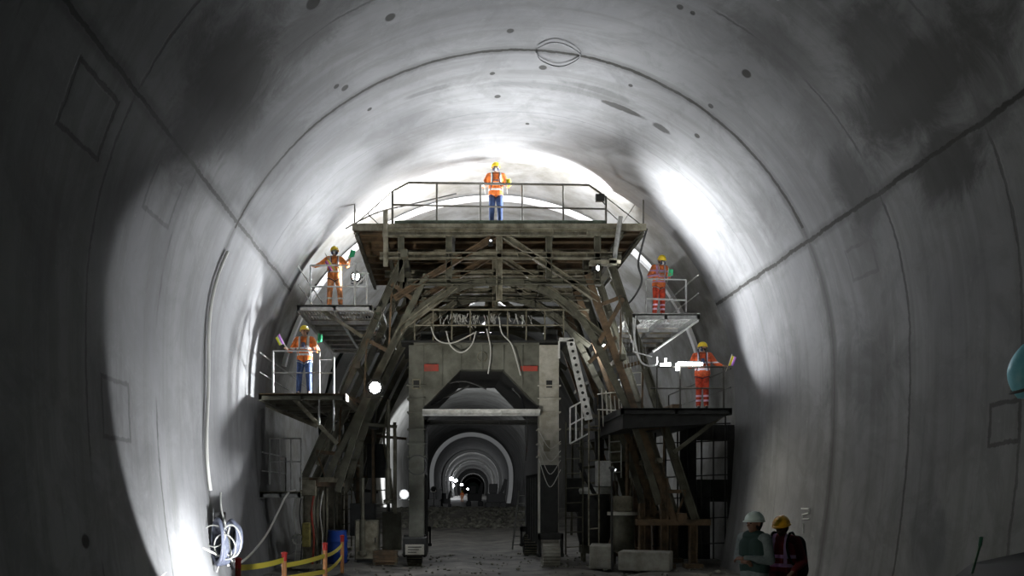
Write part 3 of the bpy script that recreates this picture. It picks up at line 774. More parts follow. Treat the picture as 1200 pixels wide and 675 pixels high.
t = empty('pressure_tank', (5.05, 25.2, 0), 'grey lidded tank under the right legs beside the drum mixer', 'tank')
MB().lathe((5.05, 25.2, .35), [(0, 0), (.3, 0), (.34, .1), (.34, 1.0), (.3, 1.1), (0, 1.1)], n=28).build('vessel', steel, t, smooth=True)
MB().lathe((5.05, 25.2, 1.4), [(.2, 0), (.43, 0), (.43, .09), (.2, .09)], n=28).build('rim', palesteel, t)
MB().box(4.8, 5.3, 25.0, 25.4, 1.5, 1.95).build('motor', grime, t, bevel=.04)
for k in range(3):
    an = 2*PI*k/3+.4; MB().bar((5.05+.25*math.cos(an), 25.2+.25*math.sin(an), 0), (5.05+.25*math.cos(an), 25.2+.25*math.sin(an), .45), .07, .07).build('leg', steel, t)
for k, (xa, xb, ya, yb, h, rz, lb) in enumerate(((3.95, 4.55, 23.5, 24.7, .62, 0, 'pale concrete kerb block nearer the right wheel'), (4.62, 5.95, 22.9, 23.7, .5, 0, 'long pale concrete kerb block in front of the right legs'))):
    M = MB().box(xa, xb, ya, yb, 0, h); o = M.top('concrete_block', conc_block, bevel=.03); tag(o, lb, 'concrete block', 'kerb blocks by the right legs')
    o.rotation_euler.z = -.35 if k else -.2
t = empty('water_barrel', (-3.15, 25.4, 0), 'blue plastic barrel standing in the dark behind the left foot', 'barrel')
MB().lathe((-3.15, 25.4, 0), [(0, 0), (.26, 0), (.29, .05), (.29, .3), (.31, .33), (.29, .36), (.29, .62), (.31, .65), (.29, .68), (.27, .92), (0, .93)], n=28).build('drum', bluep, t, smooth=True)
MB().lathe((-3.15, 25.4, .92), [(0, 0), (.27, 0), (.27, .04), (0, .04)], n=28).build('lid', bluep, t)
t = empty('control_cabinet', (-2.3, 25.6, 0), 'dark grey steel control cabinet inside the left legs', 'cabinet')
MB().box(-2.65, -1.95, 25.4, 25.9, .1, 1.25).build('body', steel, t, bevel=.02)
MB().box(-2.61, -1.99, 25.37, 25.4, .14, 1.21).build('door', grime, t); MB().box(-2.06, -2.03, 25.33, 25.37, .6, .75).build('handle', black, t)
MB().box(-2.6, -2.0, 25.45, 25.85, 0, .1).build('plinth', black, t)
t = empty('tool_crate', (-1.7, 24.9, 0), 'low dark crate on the floor left of the portal', 'crate')
M = MB().box(-2.05, -1.4, 24.7, 25.1, .02, .06)
for z in (.08, .2, .32):
    M.box(-2.05, -1.4, 24.68, 24.71, z, z+.09); M.box(-2.05, -1.4, 25.09, 25.12, z, z+.09); M.box(-2.07, -2.04, 24.7, 25.1, z, z+.09); M.box(-1.41, -1.38, 24.7, 25.1, z, z+.09)
M.build('slats', rust, t)
for x in (-2.03, -1.42):
    for y in (24.72, 25.08): MB().box(x-.03, x+.03, y-.03, y+.03, 0, .42).build('corner_post', steel, t)

# ladder leaning in the far right of the portal
t = empty('leaning_ladder', (2.6, 31.5, 0), 'pale ladder leaning behind the right portal column', 'ladder')
M = MB()
a0, a1 = Vector((2.35, 31.3, 0)), Vector((2.62, 31.6, 2.1)); b0, b1 = Vector((2.75, 31.3, 0)), Vector((3.02, 31.6, 2.1))
M.bar(a0, a1, .04, .06).build('stile', railgrey, t); MB().bar(b0, b1, .04, .06).build('stile', railgrey, t)
for i in range(7):
    q = (i+.6)/7.2; MB().tube([lerp(a0, a1, q), lerp(b0, b1, q)], .018, 6).build('rung', railgrey, t)

# far machinery silhouettes behind the berm
def far_machine(name, x, y, sc_, label, cat):
    t = empty(name, (x, y, .1), label, cat)
    z = .05
    for sx in (-.5, .5): MB().box(x+sx*sc_-.2*sc_, x+sx*sc_+.2*sc_, y-.8*sc_, y+.8*sc_, z, z+.5*sc_).build('track', matte, t, bevel=.1*sc_)
    MB().box(x-.6*sc_, x+.6*sc_, y-.7*sc_, y+.7*sc_, z+.5*sc_, z+1.1*sc_).build('body', matte, t, bevel=.08*sc_)
    MB().box(x-.45*sc_, x+.1*sc_, y-.6*sc_, y+.2*sc_, z+1.1*sc_, z+1.75*sc_).build('cab', matte, t, bevel=.06*sc_)
    MB().bar((x+.3*sc_, y-.5*sc_, z+1.0*sc_), (x+.6*sc_, y-1.4*sc_, z+2.0*sc_), .15*sc_, .2*sc_).bar((x+.6*sc_, y-1.4*sc_, z+2.0*sc_), (x+.5*sc_, y-1.9*sc_, z+1.0*sc_), .12*sc_, .15*sc_).build('boom', matte, t)
far_machine('excavator', 5.4, 96, 1.6, 'dark excavator silhouette far down the tunnel on the right', 'excavator')
far_machine('loader', 3.6, 112, 1.5, 'dark loader silhouette beside the far excavator', 'loader')
far_machine('drill_rig', -1.2, 88, 1.1, 'small dark machine far down the tunnel against the left wall', 'machine')
far_machine('pump_truck', -.1, 104, 1.0, 'small dark machine just right of the one by the far left wall', 'machine')

# ------------------------------------------------------------------ lamps
def flood(name, loc, aim, r, label, group='work floodlights', m=None, stand=None):
    t = empty(name, loc, label, 'lamp'); loc = Vector(loc); d = (Vector(aim)-loc).normalized()
    MB().lathe(loc, [(0, -.16), (r*.6, -.16), (r*.8, -.12), (r*1.12, 0), (r*1.12, .03), (r, .03)], d, 24).build('housing', darksteel, t)
    MB().lathe(loc, [(0, .0), (r*.98, .0), (r*.7, .035), (0, .045)], d, 24).build('lens', m or lens, t)
    u = d.cross(Vector((0, 0, 1))).normalized()
    MB().tube([loc-d*.08+u*r*1.15, loc-d*.08+u*r*1.15-Vector((0, 0, r*1.3)), loc-d*.08-u*r*1.15-Vector((0, 0, r*1.3)), loc-d*.08-u*r*1.15], .015, 6).build('bracket', darksteel, t)
    if stand is not None:
        b = loc-d*.08-Vector((0, 0, r*1.3)); MB().tube([b, Vector((b.x, b.y, stand))], .03, 8).build('pole', darksteel, t)
    return t
flood('work_floodlight', (-1.9, 23.45, 4.85), (-1.0, 0, 3.0), .2, 'round glaring floodlight high on the left legs')
flood('work_floodlight', (-1.15, 24.0, 2.0), (-.5, 0, 2.0), .12, 'smaller round floodlight low beside the left portal column')
flood('work_floodlight', (-2.55, 24.85, 8.15), (-3.5, 20, 7.7), .14, 'floodlight at the right end of the upper left platform')
flood('work_floodlight', (4.05, 23.62, 8.08), (8, 18.5, 8.0), .08, 'small lamp on the shelf under the right end of the top deck')
flood('work_floodlight', (4.4, 23.0, 2.65), (8.1, 19.6, .9), .05, 'small added fill lamp low in front of the right legs turned to the right wall', m=lensdim, stand=0.0)
flood('work_floodlight', (-3.0, 16.35, 0.36), (-5.08, 16.75, 1.4), .12, 'floodlight on the ground aimed at the left wall, below the frame', stand=0.0)
flood('work_floodlight', (-1.94, 15.5, 0.40), (1.6, 24.0, 5.2), .12, 'added fill floodlight on the ground aimed at the gantry, below the frame', stand=0.0)
flood('work_floodlight', (4.6, 25.62, 6.32), (4.6, 24, 6.0), .05, 'small added fill lamp among the right legs beside the stairs')
flood('work_floodlight', (-1.46, 11.38, 0.59), (-2.9, 16.2, .75), .08, 'added fill floodlight on the ground aimed at the barrier posts, below the frame', stand=0.0)
flood('work_floodlight', (-3.7, 6.7, 0.83), (8.0, 14.2, 2.6), .12, 'floodlight on the ground out of the frame on the left, aimed across the tunnel', stand=0.0)
flood('work_floodlight', (1.2, 23.8, 8.85), (1.2, 18.5, 11.4), .05, 'small added fill lamp in the middle of the truss under the top deck', m=lensdim)
flood('work_floodlight', (-.9, 62.8, 2.2), (0, 100, 2.2), .2, 'distant floodlight on the gravel bank', stand=.4)
flood('work_floodlight', (1.5, 33.7, 8.4), (1.5, 40, 8.0), .2, 'floodlight hung behind the arches near the crown')
flood('work_floodlight', (1.5, 42.8, 9.2), (1.5, 40, 11.3), .15, 'floodlight under the crown beyond the gantry')
# square lamp on the deck rail
c = gp(703, 232, 24.0); t = empty('rail_lamp', c, 'small dark square lamp clamped to the right end of the top rail', 'lamp')
MB().box(c.x-.12, c.x+.12, c.y-.06, c.y+.06, c.z-.1, c.z+.1).build('housing', darksteel, t, bevel=.01)
MB().box(c.x-.09, c.x+.09, c.y+.06, c.y+.07, c.z-.07, c.z+.07).build('lens', lenssoft, t); MB().tube([c, gp(709, 240, 24.0)], .015).build('bracket', darksteel, t)
t = empty('tube_lamp', gp(808, 428, 23.35), 'bright white tube lamp on the rail of the lower right platform', 'lamp')
MB().tube([gp(794, 426, 23.35), gp(823, 426.5, 23.35)], .045, 10).build('tube', lenssoft, t); MB().tube([gp(794, 426, 23.35), gp(794, 434, 23.35)], .05, 10).build('tube', lenssoft, t)
MB().tube([gp(795, 424, 23.42), gp(822, 424, 23.42)], .03, 8).build('bracket', darksteel, t)
t = empty('tube_lamp', gp(780, 427, 24.5), 'short white tube lamp left of the longer one by the lower right platform', 'lamp')
MB().tube([gp(774, 428, 24.5), gp(786, 427, 24.5)], .05, 10).build('tube', lenssoft, t); MB().tube([gp(780, 427, 24.5), gp(780, 420, 24.5)], .03, 8).build('bracket', lenssoft, t)
for k, (lx, ly, lz) in enumerate(LAMPS):
    wx = XC-R+curve_off(ly)+.05
    lab = ('nearest', 'second nearest', 'third nearest', 'fourth nearest', 'farthest')[k]+' white lamp on the left wall deep in the tunnel'
    t = empty('tunnel_lamp', (lx-.3, ly+.4, lz), lab, 'lamp', 'lamps along the far left wall')
    MB().lathe((lx-.3, ly+.4, lz), [(0, -.45), (.4, -.3), (.55, 0), (.4, .3), (0, .45)], (0, 0, 1), 16).build('globe', lens, t, smooth=True)
    MB().tube([(lx-.3, ly+.4, lz), (wx, ly+.4, lz)], .08, 6).build('bracket', darksteel, t)

# ------------------------------------------------------------------ cables, coil, marks on the walls
def wall_pt(s, y, inset=.05):
    x, z = prof_pt(s, R-inset); return Vector((x, y, z))
def s_at(z, side=-1):
    lo, hi = 0.0, SMAX
    while hi-lo > 1e-3:
        m = (lo+hi)/2
        if prof_pt(m)[1] > z: lo = m
        else: hi = m
    return side*lo
o = MB().tube([wall_pt(s_at(z), 18.45+.15*math.sin(z*1.7), .06) for z in [7.2-.25*i for i in range(21)]], .035, 8).top('wall_cable', cablegrey)
tag(o, 'pale cable running down the ring joint on the left wall to the hose coil', 'cable')
cc = wall_pt(s_at(1.40), 18.2, .22)
t = empty('hose_coil', cc, 'blue-grey coiled hoses tied with pale rope hanging on the left wall', 'hose')
H = MB()
for k in range(5): H.ring(cc+Vector((.02*k-.02, .04*k-.3, -.02*k)), .25-.012*k, .04, (.8, .9+.12*k, .1*k), 28, 8, 0.75, 1.75)
H.build('hose_loops', hosemat, t, smooth=True)
H = MB()
for k in range(4): H.ring(cc+Vector((.2+.03*k, -.05+.05*k, .1-.02*k)), .21-.012*k, .036, (.6, 1-.1*k, 0), 28, 8, .8, 1.5)
H.build('hose_loops', hosemat, t, smooth=True)
for k, (dx, dz, sx, sz) in enumerate(((-.18, .12, 1.2, 1.0), (.28, .02, 1.0, 1.5), (.12, -.1, 1.1, 1.2))):
    MB().ring(cc+Vector((dx*.8+.05, -.33-.02*k, dz)), .22, .014, (.3, 1, .1*k), 28, 6, sx, sz).build('rope_loop', ropem, t)
MB().tube(smoothpts([cc+Vector((.25, -.25, -.35)), cc+Vector((.2, -.25, .05)), cc+Vector((.1, -.2, .4)), cc+Vector((0, -.1, .7)), cc+Vector((-.06, .1, 1.0))]), .02, 6).tube(smoothpts([cc+Vector((-.05, -.25, -.62)), cc+Vector((.1, -.27, -.1)), cc+Vector((.22, -.27, .3))]), .018, 6).build('tie_rope', ropem, t)
MB().box(cc.x-.16, cc.x+.06, cc.y-.1, cc.y+.1, cc.z+.42, cc.z+.6).build('hanger', black, t, bevel=.03)
# loose cables to and from the coil
o = MB().tube(smoothpts([cc+Vector((0, -.2, -.3)), PX(228, 640, 17.2), PX(209, 655, 16.0), PX(185, 680, 14.6), PX(150, 720, 13.0)]), .022, 6).top('loose_cable', cablegrey); tag(o, 'pale cable sagging from the coil down to the left corner', 'cable')
o = MB().tube(smoothpts([cc+Vector((.15, -.1, -.5)), PX(262, 642, 18.6), PX(275, 659, 19.0), PX(288, 655, 19.6), PX(310, 630, 21), PX(325, 602, 22.5), PX(336, 580, 23.3), PX(346, 574, 23.6)]), .028, 6).top('loose_cable', cablegrey); tag(o, 'pale cable looping from the coil up to the caged landing', 'cable')
o = MB().tube(smoothpts([cc+Vector((.12, 0, -.45)), PX(255, 628, 18.7), PX(262, 640, 18.7), PX(272, 655, 18.9), PX(277, 668, 19.2)]), .035, 6).top('loose_cable', cabledark); tag(o, 'short dark cable dropping from the coil behind the first barrier post', 'cable')
pts = [pix_to_uv(a, b) for a, b in ((628, 58), (634, 68), (652, 75), (668, 72), (680, 62), (664, 50), (646, 47), (630, 54))]
o = MB().tube(smoothpts([wall_pt(s, y, .05) for s, y in pts], 5), .013, 5).top('loose_cable', cabledark); tag(o, 'thin looped wire hanging from the crown joint of the ceiling', 'wire')
o = MB().tube(smoothpts([gp(405, 268, 24.3), gp(440, 250, 24.4), gp(480, 240, 24.5), gp(535, 227, 24.6)]), .018, 6).top('loose_cable', cabledark); tag(o, 'thin dark line rising from the left deck corner behind the rail', 'wire')
o = MB().tube(smoothpts([gp(758, 268, 24.1), gp(752, 290, 24.1), gp(748, 310, 24.1), gp(752, 330, 24.1), gp(740, 352, 24.1), gp(726, 362, 24.1)]), .03, 6).top('loose_cable', cabledark); tag(o, 'dark cable dangling from the right corner of the top deck', 'cable')
# chalk marks on the right wall
def wallmark(strokes, name, label):
    M = MB()
    for st_ in strokes:
        q = []
        for a, b in st_:
            s, y = pix_to_uv(a, b); q.append(wall_pt(s, y, .03))
        M.tube(q, .016, 5)
    o = M.top(name, white); tag(o, label, 'mark')
wallmark([[(941, 594), (950, 594), (950, 599), (942, 601), (942, 606), (950, 606)], [(943, 612), (943, 623)]], 'chalk_mark', 'small white chalk number and stroke low on the right wall')
# teal cover at the right edge of the frame
s, y = pix_to_uv(1196, 440); c = wall_pt(s, y-.3, .35)+Vector((.17, 0, .52))
t = empty('hanging_cover', c, 'rounded teal cover hanging on the right wall at the frame edge', 'cover')
rows = []
for k in range(12):
    q = k/11; z = .42-.74*q; r = .27*math.sin(PI*min(1, .06+q*.80))**.8+.01
    rows.append([c+Vector((.12+r*math.cos(2*PI*j/20)*1.0, r*.75*math.sin(2*PI*j/20), z)) for j in range(20)])
MB().quadgrid(rows).build('shell', tealp, t, smooth=True)
MB().ring(c+Vector((.12, 0, -.17)), .236, .022, (-.35, 0, 1), 28, 8, .8, 1.05).build('dark_rim', cabledark, t)
MB().tube([c+Vector((.12, 0, .40)), c+Vector((.35, .0, .45))], .02).build('hook', darksteel, t)

# ------------------------------------------------------------------ barrier posts and tape
bp = [(279, 655, 13.3), (333, 648, 15.5), (381, 637, 18.3), (401, 628, 21.4)]
labs = ['dark red topped barrier post at the left end', 'pale orange barrier post second from the left', 'orange barrier post with red top third from the left', 'orange barrier post with red top at the right end']
tops = []
for k, (px, py, D) in enumerate(bp):
    x = (px-VX)*D/F; zt = EYE+(VY-py)*D/F; tops.append(Vector((x, D, zt)))
    t = empty('barrier_post', (x, D, 0), labs[k], 'barrier post', 'barrier posts along the left')
    MB().lathe((x, D, 0), [(0, 0), (.2, 0), (.2, .04), (.08, .08), (.045, .09)], n=20).build('base', black, t)
    MB().lathe((x, D, .06), [(.045, 0), (.045, zt-.2)], n=16).build('pole', redp if k == 0 else postorange, t)
    MB().lathe((x, D, zt-.14), [(.047, 0), (.047, .11), (.055, .12), (.055, .15), (.03, .16), (0, .165)], n=16).build('cap', postred, t)
def tape(a, b, za, zb, sag, name_label):
    a = Vector((a.x, a.y-.05, za)); b = Vector((b.x, b.y-.05, zb)); n = 14; rows = []
    for i in range(n+1):
        q = i/n; p = lerp(a, b, q); p.z -= sag*4*q*(1-q); tw = .25*math.sin(q*PI*2)
        h = .045; u = Vector((math.sin(tw)*.5, math.sin(tw), math.cos(tw)))*h; nrm = Vector((0, .004, 0))
        rows.append([p+u-nrm, p-u-nrm, p-u+nrm, p+u+nrm])
    o = MB().quadgrid(rows).top('barrier_tape', yellowtape); tag(o, name_label, 'tape', 'yellow barrier tapes')
zz = [t.z for t in tops]
tape(tops[0], tops[1], zz[0]-.13, zz[1]-.12, .03, 'yellow tape between the first and second barrier posts')
tape(tops[1], tops[2], zz[1]-.22, zz[2]-.25, .02, 'upper yellow tape between the second and third barrier posts')
tape(tops[2], tops[3], zz[2]-.25, zz[3]-.22, .05, 'upper yellow tape between the third and fourth barrier posts')
tape(tops[1], tops[2], zz[1]-.45, zz[2]-.58, .0, 'lower yellow tape between the second and third barrier posts')
tape(tops[2], tops[3], zz[2]-.58, zz[3]-.5, .05, 'lower yellow tape between the third and fourth barrier posts')

# ------------------------------------------------------------------ people
skin = mat('skin', (0.42, 0.24, 0.16), 0.6)
skindark = mat('skin_dark', (0.20, 0.10, 0.07), 0.6)
helmet_y = mat('helmet_yellow', (0.85, 0.62, 0.02), 0.3)
helmet_o = mat('helmet_amber', (0.85, 0.42, 0.02), 0.35)
helmet_w = mat('helmet_white', (0.75, 0.85, 0.85), 0.35)
jeans = mat('blue_jeans', (0.05, 0.09, 0.22), 0.85, 0, col2=(0.025, 0.045, 0.12), scale=9, bump=.3)
boot = mat('boot_leather', (0.03, 0.025, 0.025), 0.6)
maskw = mat('respirator', (0.7, 0.72, 0.75), 0.5)
maskd = mat('respirator_filter', (0.05, 0.06, 0.12), 0.5)
strap = mat('harness_strap', (0.30, 0.30, 0.28), 0.7)
strapd = mat('dark_harness', (0.04, 0.03, 0.04), 0.7)
glove = mat('work_glove', (0.6, 0.45, 0.3), 0.8)
greyshirt = mat('grey_shirt', (0.20, 0.23, 0.25), 0.85, 0, col2=(0.12, 0.15, 0.17), scale=8)
darkvest = mat('dark_green_vest', (0.02, 0.045, 0.045), 0.85)
blackcloth = mat('black_cloth', (0.008, 0.008, 0.01), 0.85)
hair = mat('black_hair', (0.01, 0.008, 0.008), 0.6)
eyem = mat('eye', (0.02, 0.015, 0.01), 0.2)
def banded(name, base, band, zs, xs=(), base2=None):
    """cloth with reflective bands at heights zs and vertical bands at |x| in xs"""
    m = bpy.data.materials.new(name); m.use_nodes = True; g = NT(m.node_tree); bs = m.node_tree.nodes['Principled BSDF']
    sep = g.n('ShaderNodeSeparateXYZ'); tc = g.n('ShaderNodeTexCoord').outputs['Object']; g.inp(sep.inputs[0], tc)
    mask = None
    for z0, z1 in zs:
        v = g.m('MULTIPLY', g.m('GREATER_THAN', sep.outputs[2], z0), g.m('LESS_THAN', sep.outputs[2], z1)); mask = v if mask is None else g.m('MAXIMUM', mask, v)
    ax = g.m('ABSOLUTE', sep.outputs[0])
    for x0, x1, zlo in xs:
        v = g.m('MULTIPLY', g.m('MULTIPLY', g.m('GREATER_THAN', ax, x0), g.m('LESS_THAN', ax, x1)), g.m('GREATER_THAN', sep.outputs[2], zlo)); mask = v if mask is None else g.m('MAXIMUM', mask, v)
    nz = g.noise(tc, 9, 4); b2 = base2 or tuple(c*.55 for c in base)
    col = g.mix(g.mr(nz, .4, .6), (*b2, 1), (*base, 1)); col = g.mix(mask, col, (*band, 1))
    g.inp(bs.inputs['Base Color'], col); bs.inputs['Roughness'].default_value = .75
    return m
ORG = (0.85, 0.20, 0.03)
hv1 = banded('hi_vis_orange_jacket', ORG, (.7, .7, .66), ((1.0, 1.05), (1.16, 1.21)), ((.09, .14, 1.2),))
hv2 = banded('hi_vis_orange_coverall', (0.9, .28, .06), (.75, .7, .62), ((1.02, 1.07),), ((.09, .13, 1.08),))
hv2t = banded('orange_coverall_legs', (0.9, .36, .14), (.8, .75, .65), ((.28, .33),))
hv3 = banded('hi_vis_red_orange_jacket', (.75, .12, .03), (.72, .66, .72), ((1.02, 1.07), (1.2, 1.24)), ((.08, .13, 1.0),))
hv3t = banded('red_orange_trousers', (.62, .06, .02), (.85, .55, .7), ((.20, .25), (.32, .37)))
hv4 = banded('patterned_orange_jacket', (.8, .2, .05), (.45, .25, .4), ((.98, 1.02), (1.12, 1.17), (1.28, 1.33)), ((.10, .15, 1.0),))
hv5 = banded('pink_striped_red_vest', (.30, .01, .03), (1.0, .5, .95), ((1.055, 1.105), (1.18, 1.23)), ((.065, .115, 1.1),), (.22, .01, .02))

def hand(M, wrist, d, nrm, curl=0.6, side=1, sc_=1.0):
    """palm, four fingers, a thumb; d = direction of the hand, nrm = direction the palm faces"""
    wrist = Vector(wrist); d = Vector(d).normalized(); nrm = Vector(nrm); nrm = (nrm-d*nrm.dot(d)).normalized(); w_ = d.cross(nrm)*side
    for k in (-1.2, -.4, .4, 1.2):
        M.rc(wrist+w_*k*.012, wrist+d*.085*sc_+w_*k*.020, .018, .015, n=8)
    for k, L in ((-1.5, .9), (-.5, 1.05), (.5, 1.0), (1.5, .78)):
        b = wrist+d*.088*sc_+w_*k*.0165; a1 = curl*.9; a2 = curl*1.9
        m_ = b+(d*math.cos(a1)+nrm*math.sin(a1))*.042*L; e = m_+(d*math.cos(a2)+nrm*math.sin(a2))*.038*L
        M.rc(b, m_, .0095, .009, n=8); M.rc(m_, e, .009, .0078, n=8)
    b = wrist+d*.025-w_*.024; m_ = b+(d*.6-w_*.75+nrm*.3).normalized()*.042; e = m_+(d*.8-w_*.1+nrm*.5).normalized()*.032
    M.rc(b, m_, .013, .0105, n=8); M.rc(m_, e, .0105, .009, n=8)

def person(loc, rz, label, P, O, scale=1.0, group=None):
    """P: pose in local metres (facing -y). O: outfit"""
    root = empty('person', loc, label, 'person', group, rz, local=True); root.scale = (scale,)*3
    g = lambda k, d: Vector(P.get(k, d))
    lean = g('lean', (0, 0, 0))
    hipL, hipR = g('hipL', (.09, 0, .93)), g('hipR', (-.09, 0, .93))
    knL, knR = g('kneeL', (.11, -.02, .50)), g('kneeR', (-.11, -.02, .50))
    anL, anR = g('ankL', (.13, .02, .09)), g('ankR', (-.13, .02, .09))
    ch = Vector((0, 0, 1.30))+lean; shL, shR = Vector((.185, 0, 1.42))+lean, Vector((-.185, 0, 1.42))+lean
    elL, elR = g('elbL', (.26, .02, 1.14)), g('elbR', (-.26, .02, 1.14))
    haL, haR = g('handL', (.28, -.1, .92)), g('handR', (-.28, -.1, .92))
    hd = g('head', (0, -.01, 1.615))+lean; hrot = Matrix.Rotation(P.get('yaw', 0), 4, 'Z') @ Matrix.Rotation(P.get('pitch', 0), 4, 'X') @ Matrix.Rotation(P.get('tilt', 0), 4, 'Y')
    def H(x, y, z): return hd+(hrot @ Vector((x, y, z)))
    M = MB()
    # head
    M.rc(H(0, .012, .025), H(0, .012, .03), .092, .09); M.rc(H(0, -.015, -.05), H(0, -.015, .01), .062, .078); M.rc(H(0, -.05, -.085), H(0, -.045, -.07), .03, .035)
    M.rc(H(0, -.088, .005), H(0, -.108, -.022), .009, .015, n=8); M.rc(H(-.02, -.088, -.052), H(.02, -.088, -.052), .009, .009, n=8); M.rc(H(-.035, -.078, .028), H(.035, -.078, .028), .013, .013, n=8)
    for sx in (-1, 1): M.rc(H(.088*sx, .01, -.02), H(.092*sx, .018, .018), .012, .016, n=8)
    M.rc(H(0, .012, -.13), hd+Vector((0, 0, -.02)), .056, .052); M.rc(Vector((0, .01, 1.40))+lean, H(0, .012, -.08), .06, .055)
    # trunk
    for sx in (-1, 1):
        M.rc(Vector((.07*sx, 0, 1.08))+lean*.5, ch+Vector((.075*sx, 0, 0)), .105, .115, .82); M.rc((.06*sx, 0, .95), Vector((.06*sx, 0, 1.1))+lean*.5, .115, .1, .85)
    M.rc(ch+Vector((-.12, 0, .11)), ch+Vector((.12, 0, .11)), .07, .07)
    for sh, el, ha in ((shL, elL, haL), (shR, elR, haR)):
        M.rc(sh, el, .052, .040); wr = el+(ha-el)*1.0; M.rc(el, wr, .040, .027)
    for hp, kn, an in ((hipL, knL, anL), (hipR, knR, anR)):
        M.rc(hp, kn, .085, .055); M.rc(kn, an, .053, .036); M.rc(an, an+Vector((0, -.13, -.05)), .036, .03)
    hL = (haL-elL).normalized(); hR = (haR-elR).normalized(); cu = P.get('curl', .7)
    hand(M, haL, P.get('hdL', hL), P.get('nL', (0, -.3, -1)), cu, 1); hand(M, haR, P.get('hdR', hR), P.get('nR', (0, -.3, -1)), cu, -1)
    M.build('body', O.get('skin', skin), root, remesh=.007)
    # jacket
    J = MB(); ga = .022
    for sx in (-1, 1):
        J.rc(Vector((.07*sx, 0, 1.05))+lean*.5, ch+Vector((.078*sx, 0, .02)), .105+ga, .115+ga, .86); J.rc((.065*sx, 0, .94), Vector((.065*sx, 0, 1.08))+lean*.5, .118+ga, .105+ga, .9)
    J.rc(ch+Vector((-.125, 0, .115)), ch+Vector((.125, 0, .115)), .07+ga, .07+ga); J.rc(ch+Vector((0, .01, .13)), ch+Vector((0, .01, .17)), .075, .062)
    sl = O.get('sleeve', .86)
    for sh, el, ha in ((shL, elL, haL), (shR, elR, haR)):
        J.rc(sh, el, .052+ga*1.2, .043+ga); J.rc(el, el+(ha-el)*sl, .043+ga, .030+ga*.8)
    jm = O['jacket'] if not O.get('shirt') else O['shirt']
    J.build('jacket' if not O.get('shirt') else 'shirt', jm, root, remesh=.012)
    if O.get('shirt'):
        V = MB(); ga2 = ga+.018
        for sx in (-1, 1):
            V.rc(Vector((.07*sx, 0, 1.02))+lean*.5, ch+Vector((.072*sx, 0, .02)), .105+ga2, .112+ga2, .88)
        V.rc(ch+Vector((-.08, 0, .13)), ch+Vector((.08, 0, .13)), .06+ga2, .06+ga2)
        V.build('vest', O['jacket'], root, remesh=.012)
    T = MB()
    for hp, kn, an in ((hipL, knL, anL), (hipR, knR, anR)):
        T.rc(hp, kn, .085+.02, .06+.018); T.rc(kn, an+(kn-an)*.06, .06+.018, .045+.02)
    T.rc((-.055, 0, .95), (.055, 0, .95), .125, .125, .88)
    T.build('trousers', O['trousers'], root, remesh=.012)
    for an in (anL, anR):
        MB().rc(an+Vector((0, .0, -.015)), an+Vector((0, .0, .09)), .052, .055).rc(an+Vector((0, .035, -.045)), an+Vector((0, -.15, -.05)), .044, .04).build('boot', boot, root, remesh=.009)
    # helmet
    hs = 1.0; K = MB(); rows = []
    for k in range(8):
        an = PI/2*k/7; rr = max(math.cos(an), .03)
        rows.append([H(.118*rr*math.cos(2*PI*j/28), .012+.138*rr*math.sin(2*PI*j/28), .045+.125*math.sin(an)) for j in range(28)])
    K.quadgrid(rows)
    br = []
    for j in range(28):
        a_ = 2*PI*j/28; fx = 1.08+(.2 if math.sin(a_) < -.3 else 0)*(-math.sin(a_)); br.append((a_, fx))
    K.quadgrid([[H(.118*math.cos(a_)*.97, .012+.138*math.sin(a_)*.97, .055) for a_, fx in br], [H(.118*math.cos(a_)*(1.06), .012+.138*math.sin(a_)*fx, .034) for a_, fx in br], [H(.118*math.cos(a_)*(1.06), .012+.138*math.sin(a_)*fx, .026) for a_, fx in br], [H(.118*math.cos(a_)*.95, .012+.138*math.sin(a_)*.95, .04) for a_, fx in br]])
    K.rc(H(0, -.08, .12), H(0, .09, .13), .026, .026); 
    K.build('hard_hat', O['helmet'], root, smooth=True)
    MB().rc(H(0, .03, -.0), H(0, .04, .03), .093, .094).rc(H(0, .05, -.05), H(0, .05, .0), .06, .08).build('hair', hair, root, smooth=True)
    for sx in (-1, 1): MB().rc(H(.033*sx, -.083, .010), H(.034*sx, -.083, .010), .011, .011, n=10).build('eye', eyem, root, smooth=True)
    if O.get('mask'):
        fm = MB().rc(H(0, -.085, -.03), H(0, -.09, -.06), .035, .042).rc(H(0, -.11, -.05), H(0, -.12, -.055), .025, .022).build('respirator', maskw, root, smooth=True)
        for sx in (-1, 1): MB().lathe(H(.055*sx, -.10, -.06), [(0, -.02), (.034, -.02), (.036, .012), (.03, .02), (0, .02)], hrot @ Vector((sx*.7, -.7, -.1)), 16).build('filter', maskd, root)
        MB().ring(H(0, .0, -.03), .097, .007, hrot @ Vector((0, .12, 1)), 24, 6).build('mask_strap', strapd, root)
        g_ = MB().rc(H(-.04, -.088, .012), H(.04, -.088, .012), .022, .022).build('goggles', maskw if O.get('lightgog') else maskd, root, smooth=True)
    if O.get('harness'):
        sm = O['harness']; A = MB()
        A.ring((0, 0, 1.0), .195, .013, (0, 0, 1), 28, 6, .80, 1.0) if False else None
        for hp, kn in ((hipL, knL), (hipR, knR)):
            c_ = lerp(hp, kn, .25); A.ring(c_, .108, .012, (kn-hp)+Vector((hp.x*1.6, 0, 0)), 24, 6)
        for sx in (-1, 1):
            pts = [(.15*sx, -.02, .97), (.14*sx, -.125, 1.05), (.10*sx, -.150, 1.2), (.085*sx, -.145, 1.33), (.095*sx, -.09, 1.47), (.09*sx, .03, 1.5), (.06*sx, .12, 1.4), (-.02*sx, .14, 1.2), (-.12*sx, .11, 1.0)]
            A.tube(smoothpts([Vector(p)+lean*min(1, (p[2]-.95)*2) for p in pts], 4), .014, 6)
